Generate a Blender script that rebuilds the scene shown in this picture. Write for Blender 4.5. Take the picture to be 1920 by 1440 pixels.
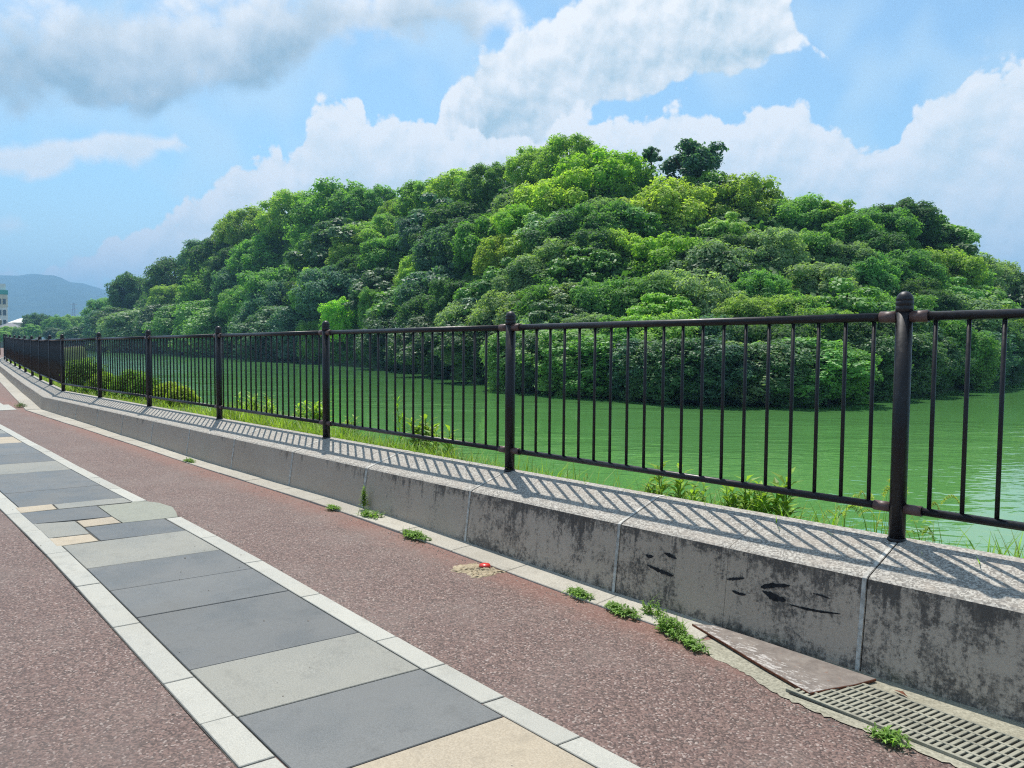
import bpy, bmesh, math, random
import numpy as np
from mathutils import Vector, Matrix

for o in list(bpy.data.objects):
    bpy.data.objects.remove(o, do_unlink=True)
SC = bpy.context.scene
COL = SC.collection
PI = math.pi

# ------------------------------------------------------------------ camera
cam_d = bpy.data.cameras.new('camera')
cam = bpy.data.objects.new('camera', cam_d)
COL.objects.link(cam)
cam_d.sensor_width = 36.0
cam_d.lens = 26.625
cam_d.clip_start = 0.05
cam_d.clip_end = 30000
CR, CU, CF = Vector((0.67736, 0.73562, 0.00699)), Vector((-0.04353, 0.03059, 0.99858)), Vector((-0.73437, 0.6767, -0.05274))
m = Matrix((CR, CU, -CF)).transposed().to_4x4()
m.translation = Vector((1.5115, -4.1379, 1.591))
cam.matrix_world = m
SC.camera = cam

# ------------------------------------------------------------------ light and exposure
SUN = Vector((-0.40, 0.228, 1.0)).normalized()      # direction towards the sun
SUN_EL = math.asin(SUN.z)
SUN_AZ = math.atan2(SUN.x, SUN.y)
sun_d = bpy.data.lights.new('sun', 'SUN')
sun_d.energy = 4.4
sun_d.angle = math.radians(0.53)
sun_d.color = (1.0, 0.955, 0.88)
sun = bpy.data.objects.new('sun', sun_d)
COL.objects.link(sun)
sun.rotation_euler = (-SUN).to_track_quat('-Z', 'Y').to_euler()
sun.location = (0, 0, 60)
SC.view_settings.view_transform = 'Standard'
SC.view_settings.look = 'None'
SC.view_settings.gamma = 1.0
SC.view_settings.use_curve_mapping = False
SC.view_settings.exposure = 0.58
SC.cycles.filter_width = 1.15
SC.cycles.use_denoising = False
SC.cycles.sample_clamp_indirect = 4.0
SKY_STRENGTH = 0.12
SKY_TINT = (0.88, 1.05, 1.0)
CLOUD_WHITE = (6.1, 6.15, 6.2)
CLOUD_GREY = (3.7, 5.0, 5.9)
VEIL = (4.5, 5.5, 5.9)


class NT:
    """small helper for node trees"""
    def __init__(self, tree):
        self.t = tree
        self.n = tree.nodes
        self.l = tree.links

    def node(self, typ, **kw):
        n = self.n.new(typ)
        for k, v in kw.items():
            setattr(n, k, v)
        return n

    def put(self, sock, v):
        if v is None:
            return
        if isinstance(v, bpy.types.NodeSocket):
            self.l.new(v, sock)
        else:
            if isinstance(v, (tuple, list)) and sock.type == 'RGBA' and len(v) == 3:
                v = (*v, 1.0)
            sock.default_value = v

    def math(self, op, a, b=None, c=None, clamp=False):
        n = self.node('ShaderNodeMath', operation=op, use_clamp=clamp)
        self.put(n.inputs[0], a)
        self.put(n.inputs[1], b)
        self.put(n.inputs[2], c)
        return n.outputs[0]

    def vec(self, op, a, b=None, out=0):
        n = self.node('ShaderNodeVectorMath', operation=op)
        self.put(n.inputs[0], a)
        self.put(n.inputs[1], b)
        return n.outputs[out]

    def ramp(self, v, a, b, c=0.0, d=1.0, smooth=True):
        n = self.node('ShaderNodeMapRange', interpolation_type='SMOOTHSTEP' if smooth else 'LINEAR')
        for i, q in enumerate((v, a, b, c, d)):
            self.put(n.inputs[i], q)
        return n.outputs[0]

    def noise(self, vec, scale, detail=4, rough=0.55, dist=0.0, out=0):
        n = self.node('ShaderNodeTexNoise')
        self.put(n.inputs['Vector'], vec)
        n.inputs['Scale'].default_value = scale
        n.inputs['Detail'].default_value = detail
        n.inputs['Roughness'].default_value = rough
        n.inputs['Distortion'].default_value = dist
        return n.outputs[out]

    def voronoi(self, vec, scale, feature='F1', out='Distance', rnd=1.0):
        n = self.node('ShaderNodeTexVoronoi', feature=feature)
        self.put(n.inputs['Vector'], vec)
        n.inputs['Scale'].default_value = scale
        n.inputs['Randomness'].default_value = rnd
        return n.outputs[out]

    def mix(self, f, a, b, blend='MIX'):
        n = self.node('ShaderNodeMix', data_type='RGBA', blend_type=blend)
        self.put(n.inputs[0], f)
        self.put(n.inputs[6], a)
        self.put(n.inputs[7], b)
        return n.outputs[2]

    def xyz(self, v):
        n = self.node('ShaderNodeSeparateXYZ')
        self.put(n.inputs[0], v)
        return n.outputs

    def comb(self, x, y, z):
        n = self.node('ShaderNodeCombineXYZ')
        for i, q in enumerate((x, y, z)):
            self.put(n.inputs[i], q)
        return n.outputs[0]


# ------------------------------------------------------------------ sky: Nishita with summer cumulus clouds
# cloud banks: lower and upper edge (elevation, radians) against azimuth from the south-west view
BANKS = [([(-0.7524, 0.3345), (-0.5848, 0.3745), (-0.4279, 0.4113), (-0.2709, 0.4494), (-0.1799, 0.4582), (-0.079, 0.4586), (-0.0038, 0.4549), (0.0381, 0.3823), (0.7792, 0.2831)], [(-0.7569, 0.2012), (-0.5885, 0.2318), (-0.5132, 0.2362), (-0.4308, 0.2489), (-0.3721, 0.2613), (-0.3229, 0.2817), (-0.2849, 0.309), (-0.2462, 0.3329), (-0.1803, 0.3455), (-0.1128, 0.3502), (-0.0443, 0.3642), (0.0106, 0.3824), (0.0381, 0.3823), (0.7792, 0.2831)], 0.75, 0.07, 0.045, 0.75, 0.19, 0.93, 1.4, (1.95, 2.9, 3.6), 0.3),
         ([(-0.7571, 0.1964), (-0.5889, 0.2134), (-0.5392, 0.2299), (-0.4973, 0.2395), (-0.4478, 0.2469), (-0.4136, 0.245), (-0.3963, 0.2267), (-0.3727, 0.2168), (0.7841, 0.1725)], [(-0.7587, 0.1454), (-0.5898, 0.1805), (-0.5403, 0.1791), (-0.4875, 0.1906), (-0.4546, 0.1821), (-0.4141, 0.2129), (-0.3963, 0.2267), (-0.3727, 0.2168), (0.7841, 0.1725)], 0.8, 0.017, 0.022, 0.7, 0.08, 0.92, 0.6, (3.3, 4.45, 5.1), 0.6),
         ([(-0.7612, 0.0684), (-0.14, 0.099), (-0.1045, 0.2774), (-0.0888, 0.3272), (-0.0752, 0.3469), (-0.0443, 0.3595), (-0.01, 0.3764), (0.0242, 0.3996), (0.0583, 0.419), (0.1056, 0.4425), (0.225, 0.4567), (0.3327, 0.4349), (0.3523, 0.3875), (0.3712, 0.3552), (0.385, 0.3313), (0.4138, 0.3054), (0.781, 0.2424)], [(-0.7612, 0.0684), (-0.14, 0.099), (-0.1042, 0.1133), (-0.0433, 0.155), (0.0259, 0.2154), (0.0669, 0.2667), (0.1078, 0.2942), (0.162, 0.3017), (0.2085, 0.3128), (0.2605, 0.3202), (0.3174, 0.3225), (0.3541, 0.3263), (0.3779, 0.331), (0.385, 0.3313), (0.4138, 0.3054), (0.781, 0.2424)], 0.66, 0.06, 0.04, 0.2, 0.18, 1.0, 1.0, (2.9, 3.9, 4.5), 1.0),
         ([(-0.7612, 0.0684), (-0.5922, 0.08), (-0.5318, 0.0966), (-0.4722, 0.1325), (-0.4324, 0.152), (-0.3912, 0.1736), (-0.3638, 0.198), (-0.3483, 0.2189), (-0.3297, 0.2303), (-0.3171, 0.2412), (-0.2982, 0.2464), (-0.2869, 0.233), (-0.2777, 0.2553), (-0.2646, 0.2838), (-0.2464, 0.3015), (-0.2202, 0.3142), (-0.199, 0.3097), (-0.1885, 0.286), (-0.1818, 0.2709), (-0.1535, 0.2835), (-0.1196, 0.3029), (-0.1045, 0.293), (-0.0852, 0.2654), (0.0253, 0.2796), (0.0871, 0.3039), (0.135, 0.2978), (0.1723, 0.2903), (0.1953, 0.3063), (0.2217, 0.3109), (0.248, 0.3008), (0.2728, 0.2859), (0.2929, 0.2976), (0.3178, 0.3068), (0.3486, 0.3033), (0.3671, 0.2922), (0.3826, 0.272), (0.399, 0.2552), (0.4299, 0.2463), (0.4618, 0.251), (0.4739, 0.2666), (0.4912, 0.2833), (0.4983, 0.2943), (0.518, 0.3), (0.5384, 0.3022), (0.5586, 0.2957), (0.5827, 0.2988), (0.6423, 0.2956), (0.7821, 0.2194)], [(-0.7621, 0.0382), (0.7895, 0.0468)], 0.85, 0.055, 0.12, 0.17, 0.17, 0.98, 0.72, (3.3, 4.45, 5.1), 1.0),
         ([(-0.7628, 0.018), (0.383, 0.2567), (0.3907, 0.2967), (0.4079, 0.309), (0.4253, 0.3041), (0.4487, 0.2787), (0.4608, 0.2488), (0.7829, 0.2008)], [(-0.7628, 0.018), (0.383, 0.2567), (0.3913, 0.2764), (0.4088, 0.2804), (0.426, 0.2813), (0.449, 0.2701), (0.4608, 0.2488), (0.7829, 0.2008)], 0.8, 0.04, 0.04, 1.3, 0.1, 0.5, 0.4, (3.3, 4.45, 5.1), 0.5),
         ([(-0.7604, 0.0935), (-0.6191, 0.134), (-0.5907, 0.1397), (-0.5712, 0.1445), (-0.5568, 0.1229), (-0.5469, 0.112), (0.7872, 0.1005)], [(-0.7604, 0.0935), (-0.6197, 0.1118), (-0.5914, 0.1143), (-0.5719, 0.1159), (-0.5569, 0.1171), (-0.5469, 0.112), (0.7872, 0.1005)], 0.6, 0.03, 0.03, 1.0, 0.1, 0.7, 0.4, (3.3, 4.45, 5.1), 0.5)]
world = bpy.data.worlds.new('World')
SC.world = world
world.use_nodes = True
wt = NT(world.node_tree)
wt.n.clear()
sky = wt.node('ShaderNodeTexSky', sky_type='NISHITA')
sky.sun_disc = False
sky.sun_elevation = SUN_EL
sky.sun_rotation = SUN_AZ
sky.altitude = 0
sky.air_density = 1.0
sky.dust_density = 0.6
sky.ozone_density = 2.2

world.cycles.sampling_method = 'MANUAL'
world.cycles.sample_map_resolution = 512
grp = bpy.data.node_groups.new('cloud_relief', 'ShaderNodeTree')
grp.interface.new_socket('P', in_out='INPUT', socket_type='NodeSocketVector')
grp.interface.new_socket('Value', in_out='OUTPUT', socket_type='NodeSocketFloat')
g = NT(grp)
gi = g.node('NodeGroupInput')
go = g.node('NodeGroupOutput')
vo = g.node('ShaderNodeTexVoronoi', feature='F1', voronoi_dimensions='2D')
g.put(vo.inputs['Vector'], gi.outputs[0])
vo.inputs['Scale'].default_value = 21
vo.inputs['Detail'].default_value = 3.0
vo.inputs['Roughness'].default_value = 0.52
vo.inputs['Lacunarity'].default_value = 2.1
fn = g.node('ShaderNodeTexNoise', noise_dimensions='2D')
g.put(fn.inputs['Vector'], gi.outputs[0])
fn.inputs['Scale'].default_value = 13
fn.inputs['Detail'].default_value = 8
fn.inputs['Roughness'].default_value = 0.57
puff = g.math('SUBTRACT', 0.55, vo.outputs['Distance'])
g.put(go.inputs[0], g.math('MULTIPLY_ADD', g.math('SUBTRACT', fn.outputs[0], 0.5), 1.15, g.math('MULTIPLY', puff, 0.55)))

tc = wt.node('ShaderNodeTexCoord').outputs['Generated']
FH = Vector((-0.73437, 0.6767, 0)).normalized()
az = wt.math('ARCTAN2', wt.vec('DOT_PRODUCT', tc, (FH.y, -FH.x, 0), out=1), wt.vec('DOT_PRODUCT', tc, (FH.x, FH.y, 0), out=1))
el = wt.math('ARCSINE', wt.xyz(tc)[2])
Pd = wt.comb(az, el, 0.0)
wn = wt.node('ShaderNodeTexNoise', noise_dimensions='2D')
wt.put(wn.inputs['Vector'], Pd)
wn.inputs['Scale'].default_value = 9
wn.inputs['Detail'].default_value = 2
wv = wt.vec('SUBTRACT', wn.outputs[1], (0.5, 0.5, 0.5))
Pw = wt.vec('ADD', Pd, wt.vec('MULTIPLY', wv, (0.026, 0.022, 0)))


def relief(v):
    n = wt.node('ShaderNodeGroup')
    n.node_tree = grp
    wt.put(n.inputs[0], v)
    return n.outputs[0]


r0 = relief(Pw)
r1 = relief(wt.vec('ADD', Pw, (-0.006, 0.012, 0.0)))
slope = wt.math('SUBTRACT', r0, r1)
E0, E1 = -0.5, 1.0


def edge(pts):
    """elevation of a cloud edge over azimuth, as a curve"""
    n = wt.node('ShaderNodeFloatCurve')
    c = n.mapping.curves[0]
    P = [((a + 1.0) / 2.0, (e - E0) / (E1 - E0)) for a, e in pts]
    while len(c.points) < len(P):
        c.points.new(0.5, 0.5)
    for q, (x, y) in zip(c.points, P):
        q.location = (x, y)
        q.handle_type = 'VECTOR'
    n.mapping.use_clip = False
    n.mapping.update()
    wt.put(n.inputs['Value'], wt.ramp(az, -1, 1, smooth=False))
    return wt.math('MULTIPLY_ADD', n.outputs[0], E1 - E0, E0)


elw = wt.math('MULTIPLY_ADD', wt.xyz(wv)[1], 0.035, el)
far = wt.ramp(wt.math('MAXIMUM', wt.math('ABSOLUTE', az), wt.math('MULTIPLY', el, 1.45)), 0.70, 0.86)
inside = wt.math('SUBTRACT', 1.0, far)
base = wt.mix(1.0, sky.outputs[0], SKY_TINT, 'MULTIPLY')
veil = wt.math('MULTIPLY', wt.ramp(wt.xyz(wn.outputs[1])[0], 0.30, 0.72), 0.42)
low = wt.ramp(el, 0.0, 0.20, 0.88, 0.06)
col = wt.mix(wt.math('MAXIMUM', veil, low), base, VEIL)
lump = wt.math('MULTIPLY', wt.math('SUBTRACT', wt.xyz(wn.outputs[1])[1], 0.5), 1.1)
hz_ = wt.ramp(el, 0.0, 0.10, 0.45, 1.0)
for (top_pts, bot_pts, amp, s_top, s_bot, soft, depth, opac, greyness, grey, rel) in BANKS:
    top, bot = edge(top_pts), edge(bot_pts)
    dt = wt.math('SUBTRACT', top, elw)
    db = wt.math('SUBTRACT', elw, bot)
    s_ = wt.math('MINIMUM', wt.math('DIVIDE', dt, s_top), wt.math('DIVIDE', db, s_bot))
    s_ = wt.math('MINIMUM', s_, 1.6)
    d = wt.math('ADD', wt.math('MULTIPLY_ADD', r0, amp, s_), lump)
    cov = wt.math('MULTIPLY', wt.ramp(d, 0.0, soft), opac)
    cov = wt.math('MULTIPLY', wt.math('MULTIPLY', cov, hz_), inside)
    deep = wt.ramp(dt, -0.01, depth)
    sh = wt.math('MULTIPLY_ADD', slope, -rel, wt.math('MULTIPLY_ADD', deep, 0.62, wt.math('MULTIPLY', wt.ramp(d, 0.1, 1.4), 0.18)))
    sh = wt.math('ADD', sh, wt.math('MULTIPLY', wt.math('SUBTRACT', wt.xyz(wn.outputs[1])[0], 0.47), 0.9))
    sh = wt.math('MULTIPLY', wt.math('MAXIMUM', sh, 0.0), greyness, clamp=True)
    col = wt.mix(cov, col, wt.mix(sh, CLOUD_WHITE, grey))
# the rest of the sky carries the same broken cumulus
rest = wt.math('MULTIPLY_ADD', wt.math('SUBTRACT', wt.xyz(wn.outputs[1])[2], 0.53), 5.0, wt.math('MULTIPLY', r0, 0.9))
rcov = wt.math('MULTIPLY', wt.math('MULTIPLY', wt.ramp(rest, 0.0, 0.6), far), wt.ramp(el, 0.0, 0.12, 0.3, 1.0))
rsh = wt.math('MULTIPLY_ADD', slope, -1.1, wt.math('MULTIPLY', wt.ramp(rest, 0.2, 1.6), 0.55), clamp=True)
col = wt.mix(rcov, col, wt.mix(rsh, CLOUD_WHITE, CLOUD_GREY))
bgn = wt.node('ShaderNodeBackground')
wt.put(bgn.inputs[0], col)
bgn.inputs[1].default_value = SKY_STRENGTH
wo = wt.node('ShaderNodeOutputWorld')
wt.put(wo.inputs[0], bgn.outputs[0])


# ------------------------------------------------------------------ materials
def new_mat(name):
    mt = bpy.data.materials.new(name)
    mt.use_nodes = True
    t = NT(mt.node_tree)
    t.n.clear()
    out = t.node('ShaderNodeOutputMaterial')
    b = t.node('ShaderNodeBsdfPrincipled')
    t.put(out.inputs[0], b.outputs[0])
    return mt, t, b, out


def pos(t):
    return t.node('ShaderNodeNewGeometry').outputs['Position']


def bump(t, b, h, strength, dist):
    n = t.node('ShaderNodeBump')
    n.inputs['Strength'].default_value = strength
    n.inputs['Distance'].default_value = dist
    t.put(n.inputs['Height'], h)
    t.put(b.inputs['Normal'], n.outputs[0])
    return n


M = {}


def m_asphalt():
    mt, t, b, _ = new_mat('red_asphalt')
    p = pos(t)
    grain = t.voronoi(p, 118, out='Color')
    gx = t.xyz(grain)
    d = t.voronoi(p, 118)
    fine = t.noise(p, 300, 2, 0.6)
    patch = t.noise(p, 1.3, 5, 0.6)
    mid = t.noise(p, 12, 4, 0.65)
    c = t.mix(t.ramp(gx[0], 0.05, 0.95), (0.046, 0.028, 0.023), (0.182, 0.114, 0.094))
    c = t.mix(t.ramp(gx[1], 0.88, 0.96, 0, 0.75), c, (0.36, 0.29, 0.255))
    c = t.mix(t.ramp(gx[2], 0.86, 0.97, 0, 0.6), c, (0.035, 0.028, 0.028))
    # cleaner red pigment along the kerb, worn grey where people walk
    y = t.xyz(p)[1]
    edge = t.math('MULTIPLY', t.ramp(t.math('ADD', y, t.math('MULTIPLY', t.math('SUBTRACT', mid, 0.5), 0.4)), -1.05, -0.70), t.ramp(y, -0.6, -0.3, 1, 0.4))
    c = t.mix(t.math('MULTIPLY', edge, 0.5), c, (0.22, 0.085, 0.055))
    c = t.mix(t.ramp(patch, 0.42, 0.68, 0, 0.32), c, (0.175, 0.138, 0.120))
    c = t.mix(t.math('MULTIPLY', t.ramp(mid, 0.35, 0.75), 0.30), c, (0.12, 0.065, 0.058))
    track = t.noise(t.vec('MULTIPLY', p, (0.22, 1.6, 1)), 1.0, 4, 0.55)
    c = t.mix(t.ramp(track, 0.5, 0.72, 0, 0.35), c, (0.105, 0.078, 0.070))
    stain = t.noise(p, 0.55, 7, 0.72)
    c = t.mix(t.ramp(stain, 0.60, 0.68, 0, 0.30), c, (0.055, 0.042, 0.038))
    t.put(b.inputs['Base Color'], c)
    b.inputs['Roughness'].default_value = 0.75
    b.inputs['Specular IOR Level'].default_value = 0.45
    h = t.math('ADD', t.math('MULTIPLY', d, -1.0), t.math('MULTIPLY', fine, 0.35))
    bump(t, b, h, 0.55, 0.005)
    return mt


def m_stone(name, c1, c2, scale=140, rough=0.55, wear=0.2, spec=0.5):
    """cast or sawn paving stone: fine speckle, soft cloudy wear, a few dark spots"""
    mt, t, b, _ = new_mat(name)
    p = pos(t)
    sp = t.noise(p, scale, 3, 0.7)
    cl = t.noise(p, 2.4, 5, 0.6)
    oi = t.node('ShaderNodeObjectInfo').outputs['Random']
    c = t.mix(t.ramp(sp, 0.3, 0.7), tuple(x * 0.93 for x in c1), tuple(x * 1.07 for x in c2))
    c = t.mix(t.math('MULTIPLY', t.ramp(cl, 0.35, 0.7), wear), c, tuple(min(1, x * 1.35) for x in c2))
    dirt = t.noise(p, 9, 5, 0.7)
    c = t.mix(t.math('MULTIPLY', t.ramp(dirt, 0.50, 0.78), 0.45), c, tuple(x * 0.62 for x in c1))
    c = t.mix(t.math('MULTIPLY', t.ramp(t.noise(p, 0.9, 6, 0.7), 0.5, 0.72), 0.28), c, tuple(x * k_ for x, k_ in zip(c1, (0.86, 0.78, 0.66))))
    v = t.math('MULTIPLY_ADD', oi, 0.16, 0.92)
    c = t.mix(1.0, c, t.comb(v, v, v), 'MULTIPLY')
    spot = t.voronoi(p, 7.0)
    c = t.mix(t.ramp(spot, 0.025, 0.035, 0.8, 0.0), c, (0.05, 0.045, 0.04))
    t.put(b.inputs['Base Color'], c)
    t.put(b.inputs['Roughness'], t.ramp(cl, 0.3, 0.7, rough - 0.08, rough + 0.12))
    b.inputs['Specular IOR Level'].default_value = spec
    bump(t, b, t.math('ADD', sp, t.math('MULTIPLY', cl, 1.5)), 0.25, 0.003)
    return mt


def m_wall():
    mt, t, b, _ = new_mat('weathered_concrete')
    p = pos(t)
    s = t.xyz(p)
    nz = t.xyz(t.node('ShaderNodeNewGeometry').outputs['Normal'])[2]
    face = t.ramp(nz, 0.3, 0.6, 1, 0)
    base = t.mix(t.noise(p, 60, 4, 0.7), (0.325, 0.255, 0.192), (0.51, 0.41, 0.32))
    big = t.noise(p, 1.1, 4, 0.6)
    base = t.mix(t.ramp(big, 0.35, 0.7, 0, 0.45), base, (0.49, 0.41, 0.33))
    # exposed aggregate on the sloping top
    ag = t.xyz(t.voronoi(p, 110, out='Color'))
    top = t.mix(t.ramp(ag[0], 0.1, 0.9), (0.20, 0.182, 0.158), (0.44, 0.41, 0.36))
    top = t.mix(t.ramp(t.noise(p, 5, 5, 0.7), 0.45, 0.7, 0, 0.6), top, (0.35, 0.30, 0.25))
    top = t.mix(t.ramp(t.noise(p, 30, 4, 0.7), 0.52, 0.7, 0, 0.55), top, (0.13, 0.12, 0.115))
    # black mould: patches, vertical runs, a dark edge under the lip, more of it to the right
    sv = t.comb(t.math('MULTIPLY', s[0], 1.0), t.math('MULTIPLY', s[1], 1.0), t.math('MULTIPLY', s[2], 0.14))
    runs = t.noise(sv, 26, 5, 0.65)
    blot = t.noise(p, 3.4, 8, 0.72)
    fine = t.noise(p, 48, 6, 0.78)
    near = t.ramp(s[0], -6.5, -1.6, 0.0, 1.0)
    lip = t.ramp(t.math('ADD', s[2], t.math('MULTIPLY', s[0], -0.0073)), 0.36, 0.475)
    foot = t.ramp(t.math('ADD', s[2], t.math('MULTIPLY', blot, 0.12)), 0.05, 0.20, 1, 0)
    v = t.math('ADD', t.math('MULTIPLY', blot, 0.74), t.math('MULTIPLY', fine, 0.55))
    v = t.math('ADD', v, t.math('MULTIPLY', t.math('SUBTRACT', runs, 0.5), 0.34))
    v = t.math('ADD', v, t.math('MULTIPLY', lip, 0.12))
    drip = t.noise(t.comb(s[0], s[1], t.math('MULTIPLY', s[2], 0.03)), 13, 3, 0.6)
    reach = t.math('ADD', t.ramp(t.math('ADD', s[2], t.math('MULTIPLY', s[0], -0.0073)), 0.05, 0.45, smooth=False), t.math('MULTIPLY_ADD', t.noise(t.comb(s[0], s[1], 0.0), 5, 2), 0.8, -0.45))
    v = t.math('ADD', v, t.math('MULTIPLY', t.math('MULTIPLY', t.ramp(drip, 0.50, 0.70), t.ramp(reach, 0.35, 0.9)), 0.16))
    v = t.math('ADD', v, t.math('MULTIPLY', t.math('MULTIPLY', foot, near), 0.10))
    thr = t.math('MULTIPLY_ADD', near, -0.150, 0.800)
    mould = t.ramp(t.math('SUBTRACT', v, thr), -0.03, 0.13)
    mould = t.math('MULTIPLY', mould, t.math('MULTIPLY_ADD', near, 0.33, 0.50))
    fc = t.mix(mould, base, (0.026, 0.026, 0.028))
    # rain streaks washed pale and brown-grey near the foot
    fc = t.mix(t.math('MULTIPLY', t.ramp(runs, 0.5, 0.72), 0.28), fc, (0.50, 0.41, 0.32))
    moss = t.math('MULTIPLY', t.ramp(t.noise(p, 6, 5, 0.7), 0.5, 0.72), t.math('MULTIPLY', foot, 0.5))
    fc = t.mix(moss, fc, (0.075, 0.085, 0.04))
    rust = t.math('MULTIPLY', t.ramp(t.noise(sv, 5.0, 3, 0.5), 0.70, 0.78), 0.35)
    fc = t.mix(rust, fc, (0.20, 0.105, 0.055))
    c = t.mix(face, top, fc)
    t.put(b.inputs['Base Color'], c)
    b.inputs['Roughness'].default_value = 0.85
    b.inputs['Specular IOR Level'].default_value = 0.3
    bump(t, b, t.math('ADD', t.math('MULTIPLY', fine, 0.8), t.math('MULTIPLY', ag[0], 0.5)), 0.55, 0.005)
    return mt


def m_simple(name, c, rough=0.6, metal=0.0, spec=0.5, var=0.15, scale=20, bumpd=0.0):
    mt, t, b, _ = new_mat(name)
    p = pos(t)
    n = t.noise(p, scale, 5, 0.65)
    t.put(b.inputs['Base Color'], t.mix(t.ramp(n, 0.3, 0.7), tuple(x * (1 - var) for x in c), tuple(min(1, x * (1 + var)) for x in c)))
    b.inputs['Roughness'].default_value = rough
    b.inputs['Metallic'].default_value = metal
    b.inputs['Specular IOR Level'].default_value = spec
    if bumpd:
        bump(t, b, n, 0.5, bumpd)
    return mt


def m_paint(name, c, rough):
    mt, t, b, _ = new_mat(name)
    p = pos(t)
    n = t.noise(p, 35, 5, 0.65)
    dust = t.ramp(t.noise(p, 9, 5, 0.7), 0.45, 0.75, 0, 0.07)
    col = t.mix(t.ramp(n, 0.3, 0.7), tuple(x * 0.85 for x in c), tuple(x * 1.15 for x in c))
    t.put(b.inputs['Base Color'], t.mix(dust, col, (0.16, 0.14, 0.125)))
    t.put(b.inputs['Roughness'], t.ramp(n, 0.3, 0.7, rough - 0.07, rough + 0.1))
    b.inputs['Specular IOR Level'].default_value = 0.36
    bump(t, b, n, 0.08, 0.001)
    return mt


def m_plate():
    mt, t, b, _ = new_mat('rusty_steel_plate')
    p = pos(t)
    n = t.noise(p, 14, 6, 0.7)
    sx = t.xyz(p)
    rim = t.ramp(t.math('ADD', sx[1], t.math('MULTIPLY', sx[0], 0.32)), -0.85, -0.62, 1, 0)
    fl = t.noise(t.vec('MULTIPLY', p, (1, 2.4, 1)), 20, 6, 0.75)
    c = t.mix(t.ramp(n, 0.3, 0.7), (0.115, 0.093, 0.080), (0.195, 0.165, 0.142))
    c = t.mix(t.ramp(t.math('ADD', fl, t.math('MULTIPLY', rim, 0.16)), 0.66, 0.74, 0, 0.75), c, (0.46, 0.43, 0.40))
    c = t.mix(t.ramp(t.noise(p, 40, 4, 0.7), 0.60, 0.72, 0, 0.7), c, (0.17, 0.07, 0.035))
    t.put(b.inputs['Base Color'], c)
    b.inputs['Roughness'].default_value = 0.7
    bump(t, b, n, 0.3, 0.002)
    return mt


def m_leaf(name, use_obj=True, col=(0.05, 0.1, 0.03), rough=0.6, trans=0.5, var=0.26, spec=0.16):
    mt, t, b, out = new_mat(name)
    geo = t.node('ShaderNodeNewGeometry')
    rnd = geo.outputs['Random Per Island']
    oi = t.node('ShaderNodeObjectInfo')
    base = oi.outputs['Color'] if use_obj else None
    tx = t.node('ShaderNodeTexCoord').outputs['Object']
    cl = t.noise(tx, 3.2, 3, 0.6)
    f = t.math('ADD', t.math('MULTIPLY', rnd, var), t.math('MULTIPLY', t.ramp(cl, 0.3, 0.7), var * 1.2))
    f = t.math('ADD', f, 1.0 - var * 0.95)
    c = t.mix(1.0, base if use_obj else col, t.comb(f, f, f), 'MULTIPLY')
    # some young, yellower leaves
    yl = t.math('MULTIPLY', t.ramp(t.math('ADD', t.math('MULTIPLY', rnd, 0.35), cl), 0.66, 0.95), 0.45)
    c = t.mix(yl, c, t.mix(1.0, c, (1.2, 1.2, 0.75), 'MULTIPLY'))
    t.put(b.inputs['Base Color'], c)
    b.inputs['Roughness'].default_value = rough
    b.inputs['Specular IOR Level'].default_value = spec
    tr = t.node('ShaderNodeBsdfTranslucent')
    t.put(tr.inputs[0], t.mix(1.0, c, (1.35, 1.5, 0.5), 'MULTIPLY'))
    mx = t.node('ShaderNodeMixShader')
    mx.inputs[0].default_value = trans
    t.put(mx.inputs[1], b.outputs[0])
    t.put(mx.inputs[2], tr.outputs[0])
    t.put(out.inputs[0], mx.outputs[0])
    return mt


def m_water():
    mt, t, b, _ = new_mat('algae_green_water')
    p = pos(t)
    # waves run across the view: stretch the noise along the shore
    a = t.node('ShaderNodeVectorRotate', rotation_type='Z_AXIS')
    t.put(a.inputs['Vector'], p)
    a.inputs['Angle'].default_value = -math.atan2(0.73562, 0.67736)
    q = t.vec('MULTIPLY', a.outputs[0], (0.6, 1.0, 1.0))
    w1 = t.noise(q, 3.6, 1.5, 0.45, 0.3)
    w2 = t.noise(q, 0.9, 1, 0.4, 0.3)
    rel = t.vec('SUBTRACT', p, (1.5, -4.1, 0))
    dep = t.vec('DOT_PRODUCT', rel, (-0.735, 0.677, 0), out=1)
    lat = t.vec('DOT_PRODUCT', rel, (0.677, 0.735, 0), out=1)
    # the wooded hill shelters the water at its foot; the open water is ruffled in gusts
    calm = t.math('MULTIPLY', t.ramp(dep, 17, 33), t.ramp(lat, -42, -12))
    gust = t.noise(t.vec('MULTIPLY', a.outputs[0], (0.30, 1.0, 1.0)), 0.10, 5, 0.65)
    g2 = t.math('ADD', t.math('MULTIPLY', calm, -0.85), t.ramp(gust, 0.34, 0.62, 0.45, 1.25), clamp=True)
    g2 = t.math('MAXIMUM', t.math('MULTIPLY', g2, t.ramp(dep, 16, 42, 0.24, 1.0)), 0.08)
    h = t.math('MULTIPLY', t.math('ADD', t.math('MULTIPLY', w1, 0.6), t.math('MULTIPLY', w2, 1.0)), g2)
    c = t.mix(t.ramp(t.noise(q, 0.05, 4, 0.6), 0.3, 0.7), (0.082, 0.225, 0.058), (0.098, 0.255, 0.072))
    t.put(b.inputs['Base Color'], c)
    t.put(b.inputs['Roughness'], t.math('MULTIPLY_ADD', g2, 0.04, 0.02))
    b.inputs['IOR'].default_value = 2.6
    b.inputs['Specular IOR Level'].default_value = 0.5
    n = bump(t, b, h, 1.0, 0.10)
    return mt


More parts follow.
